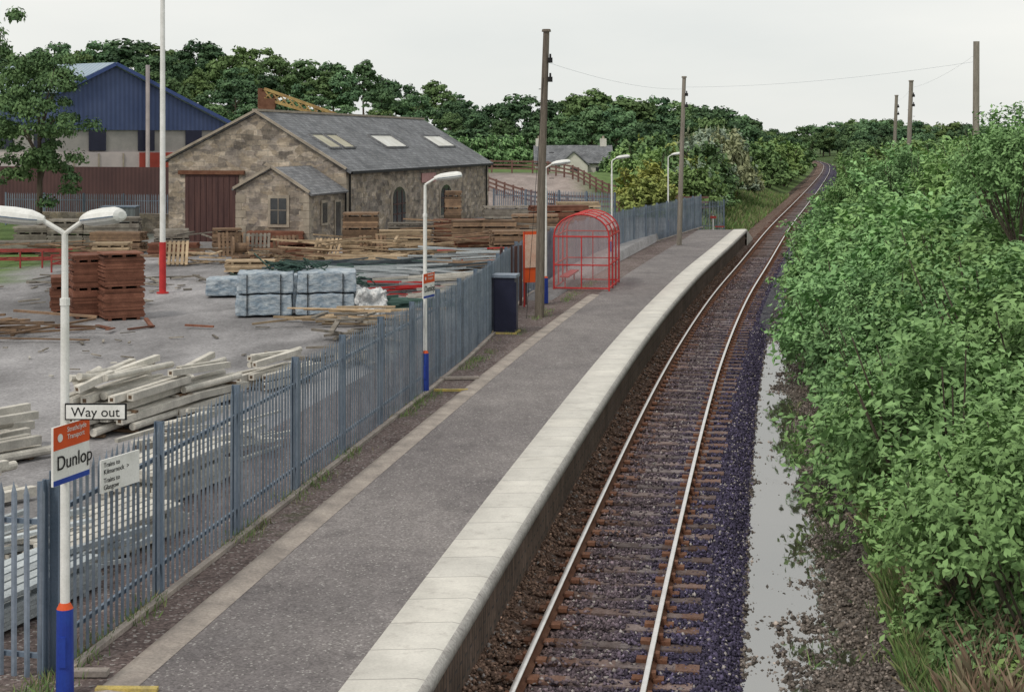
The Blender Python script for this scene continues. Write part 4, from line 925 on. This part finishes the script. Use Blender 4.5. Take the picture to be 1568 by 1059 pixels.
def tr(Y,px,topy,me,wsc=1.0):
    global nt_
    X=ray(px)*Y; z0=max(0.,gz(X,Y)) if X<float(C(Y)) else .3
    if abs(X-float(C(Y)))<6.5 and Y<520: return
    if Y<190 and -1<X*168/Y<14.5: return   # keep the cottage garden and approach road open
    zt=6.4+(217-topy)*Y/2300.; h=zt-z0
    if h<2.5: h=2.5
    s_=h/9.9; w=max(.55,min(1.3,s_*1.0))*wsc; nt_+=1
    addobj('tree',random.choice(me),(),dt,(X,Y,z0-.1),random.uniform(0,6.28),(w*random.uniform(.85,1.3),w*random.uniform(.85,1.3),s_))
for Y,dy,x0,x1,st in((245,0,-40,720,38),(215,26,-40,740,48),(190,54,250,760,48),(170,80,330,770,50)):
    px=x0
    while px<x1: tr(Y+random.uniform(-8,8),px,np.interp(px,TX,TY)+dy+random.uniform(-12,13),far); px+=st*random.uniform(.6,1.3)
for Y,dy,x0,x1,st in((225,2,690,1160,36),(204,22,690,1150,42),(176,44,720,1000,48),(300,0,1040,1215,22),(300,2,1290,1600,26),(420,0,1150,1500,16),(580,2,1140,1400,14),(640,-2,1140,1400,14),(250,8,1300,1600,32),(200,18,1320,1600,38),(150,34,1330,1600,46),(270,12,1090,1200,22)):
    px=x0
    while px<x1: tr(Y+random.uniform(-6,6),px,np.interp(px,TX,TY)+dy+random.uniform(-7,12),far if Y>175 else mid); px+=st*random.uniform(.7,1.25)
hb=empty('trackside_shrubs')
for i in range(44):
    Y=random.uniform(103,190); s_=random.uniform(-11.5,-6.0); X=S(s_,Y); me=random.choice(bshm+bshm+[bshy]) if random.random()<.8 else bshs; k=random.uniform(1.0,1.9)*(1 if s_<-8 else .7)
    addobj('shrub',me,(),hb,(X,Y,gz(X,Y)),random.uniform(0,6.28),(k,k,k*random.uniform(.8,1.4)))
for i in range(30):
    Y=random.uniform(190,420); s_=-random.uniform(5.5,12); addobj('shrub',random.choice(bshm),(),hb,(S(s_,Y),Y,0),i,random.uniform(1.6,2.8))
    Y=random.uniform(150,420); s_=random.uniform(5.5,12); addobj('shrub',random.choice(bshm),(),hb,(S(s_,Y),Y,0),i,random.uniform(1.4,2.4))
for i in range(8): X,Y=random.uniform(19,22),random.uniform(150,165); addobj('shrub',bshs,(),hb,(X,Y,1.4),i,(1.7,1.7,2.6))
for X,Y,k in((12.3,158,1.5),(14,155,1.6),(16,158,1.7),(13,164,1.8),(10.8,160,1.1),(-3,166,1.6),(-6,164,1.5),(0,172,1.6),(15.5,150,1.5),(12.2,150,1.2),(17.5,148,1.4)): addobj('shrub',random.choice(bshm),(),hb,(X,Y,gz(X,Y)-.3),k,k)
# right bank bushes: collected then merged into single meshes
PL=[]; far_list=[]
Y=16.5
while Y<165:
    st=2.0 if Y<50 else (3.0 if Y<90 else 5.0)
    omin=np.interp(Y,[15,20,30,40,50,60,80,110,190],[6.0,5.55,5.15,4.7,4.3,4.2,4.8,5.6,6.9])
    o=0.
    while True:
        s_=omin+o+random.uniform(-.35,.35); yy=Y+random.uniform(-.8,.8); X=S(s_,yy)
        if X/yy>.375 or o>22: break
        vy=3.0*(fbm(np.array(X*.22),np.array(yy*.22),77)-.5)
        top=min(6.0,3.1+o*.72+random.uniform(-.5,.5)+vy) if Y>24 else min(5.2,2.7+o*.9+random.uniform(-.4,.4))
        k=1.02+.10*min(o,3)+random.uniform(-.2,.25)
        zt=top
        while zt>1.2:
            ent=(X+random.uniform(-.3,.3)+.35*(1-(zt/top)),yy,zt-2.4*k,random.uniform(0,6.28),k,k*random.uniform(.9,1.1))
            if Y<36: PL.append(('b%d'%random.randrange(4),ent))
            elif Y<80: PL.append(('m%d'%random.randrange(3),ent))
            else: far_list.append(ent)
            zt-=2.2*k
            if Y>45 and o>2.5: break
            if o>3.0: break
        o+=2.2 if Y<60 else 3.0
    Y+=st
for px,Y,zt,k in((1560,32,6.9,.8),(1545,34,6.6,.7),(1480,46,6.3,.8),(1400,52,5.9,.8),(1330,60,5.6,.9)): PL.append(('b%d'%random.randrange(4),((px-784)/2300*Y,Y,zt-2.4*k,px,k,k*1.1)))
VS=[];FS=[];TS=[];MS=[];HS=[];off=0
for nm,(x,y,z,r,k,kz) in PL:
    VV,FF,T,MI=RAW[nm]; c_,s_=math.cos(r),math.sin(r); sx_=-1 if random.random()<.5 else 1
    vx=VV[:,0]*sx_; V=np.stack([(vx*c_-VV[:,1]*s_)*k+x,(vx*s_+VV[:,1]*c_)*k+y,VV[:,2]*kz+z],-1)
    VS.append(V.astype(np.float32));FS.append((FF+off).astype(np.int32));TS.append(T);MS.append(MI);HS.append(np.full(len(FF),random.random()));off+=len(VV)
me=npmesh('trackside_bushes',np.concatenate(VS),np.concatenate(FS),tint=np.concatenate(TS),hue=np.concatenate(HS))
me.materials.append(leaf_near); me.materials.append(barkm); me.polygons.foreach_set('material_index',np.concatenate(MS)); addobj('trackside_bushes',me)
rb_=empty('far_trackside_bushes')
for x,y,z,r,k,kz in far_list: addobj('bush',random.choice(bshm),(),rb_,(x,y,z),r,(k*1.15,k*1.15,kz*1.1))
lt=treemesh('ash_tree_mesh',leaf_mid,ncl=80,per=180,size=.18,cr=3.2,cz=4.1,zc=6.0,clr=(.4,.85),hollow=.25)
addobj('ash_tree',lt,(),None,(-24.9,79,1.2),.5,(.85,.85,.98)); addobj('ash_tree',lt,(),None,(-29.8,84,1.2),2.5,(1.0,1.0,1.28)); addobj('ash_tree',lt,(),None,(-27.6,75,1.0),4.,(.6,.6,.6))
wd=bushmesh('weed_mesh',leaf_hedge,nsp=70,per=16,size=.06,R=.3,Rz=.25,tw=.25)
wp=empty('bank_weeds')
for i in range(110):
    yy=random.uniform(15,60); s_=random.uniform(4.2,5.5); addobj('weed',wd,(),wp,(S(s_,yy),yy,float(sidez(np.array(s_),np.array(S(s_,yy)),np.array(yy)))-.1),i,random.uniform(.6,1.5))

# ------------------------------------------------------------------ world, sun, camera
w=bpy.data.worlds.new('World'); scene.world=w; w.use_nodes=True; nt=w.node_tree
for n in list(nt.nodes): nt.nodes.remove(n)
out=nt.nodes.new('ShaderNodeOutputWorld'); sky=nt.nodes.new('ShaderNodeTexSky'); sky.sky_type='NISHITA'; sky.sun_disc=False
sky.sun_elevation=math.radians(50); sky.sun_rotation=math.radians(217)
b1=nt.nodes.new('ShaderNodeBackground'); b1.inputs[1].default_value=.1; nt.links.new(sky.outputs[0],b1.inputs[0])
tc=nt.nodes.new('ShaderNodeTexCoord'); mp=nt.nodes.new('ShaderNodeMapping'); mp.inputs['Scale'].default_value=(1,1,3.5); nt.links.new(tc.outputs['Generated'],mp.inputs[0])
nz=nt.nodes.new('ShaderNodeTexNoise'); nz.inputs['Scale'].default_value=2.2; nz.inputs['Detail'].default_value=6; nt.links.new(mp.outputs[0],nz.inputs['Vector'])
cr=nt.nodes.new('ShaderNodeValToRGB'); nt.links.new(nz.outputs['Fac'],cr.inputs[0]); cr.color_ramp.elements[0].position=.35; cr.color_ramp.elements[0].color=(.80,.82,.80,1); cr.color_ramp.elements[1].position=.65; cr.color_ramp.elements[1].color=(.95,.945,.90,1)
b2=nt.nodes.new('ShaderNodeBackground'); b2.inputs[1].default_value=1.0; nt.links.new(cr.outputs[0],b2.inputs[0])
mx=nt.nodes.new('ShaderNodeMixShader'); mx.inputs[0].default_value=.93; nt.links.new(b1.outputs[0],mx.inputs[1]); nt.links.new(b2.outputs[0],mx.inputs[2]); nt.links.new(mx.outputs[0],out.inputs[0])
sl_=bpy.data.lights.new('sun','SUN'); sl_.energy=1.5; sl_.angle=math.radians(12); sl_.color=(1,.93,.83); so=bpy.data.objects.new('sun',sl_); scene.collection.objects.link(so)
dirv=Vector((-.6*math.cos(math.radians(50)),-.8*math.cos(math.radians(50)),math.sin(math.radians(50)))); so.rotation_euler=dirv.to_track_quat('Z','Y').to_euler()
cd=bpy.data.cameras.new('camera'); cam=bpy.data.objects.new('camera',cd); scene.collection.objects.link(cam); scene.camera=cam
cam.location=(0,0,6.4); cam.rotation_euler=(math.pi/2,0,0); cd.sensor_width=36; cd.lens=2300/1568*36; cd.shift_y=-.1993; cd.clip_end=5000; cd.clip_start=.5
scene.view_settings.view_transform='Standard'; scene.view_settings.look='None'; scene.view_settings.exposure=0
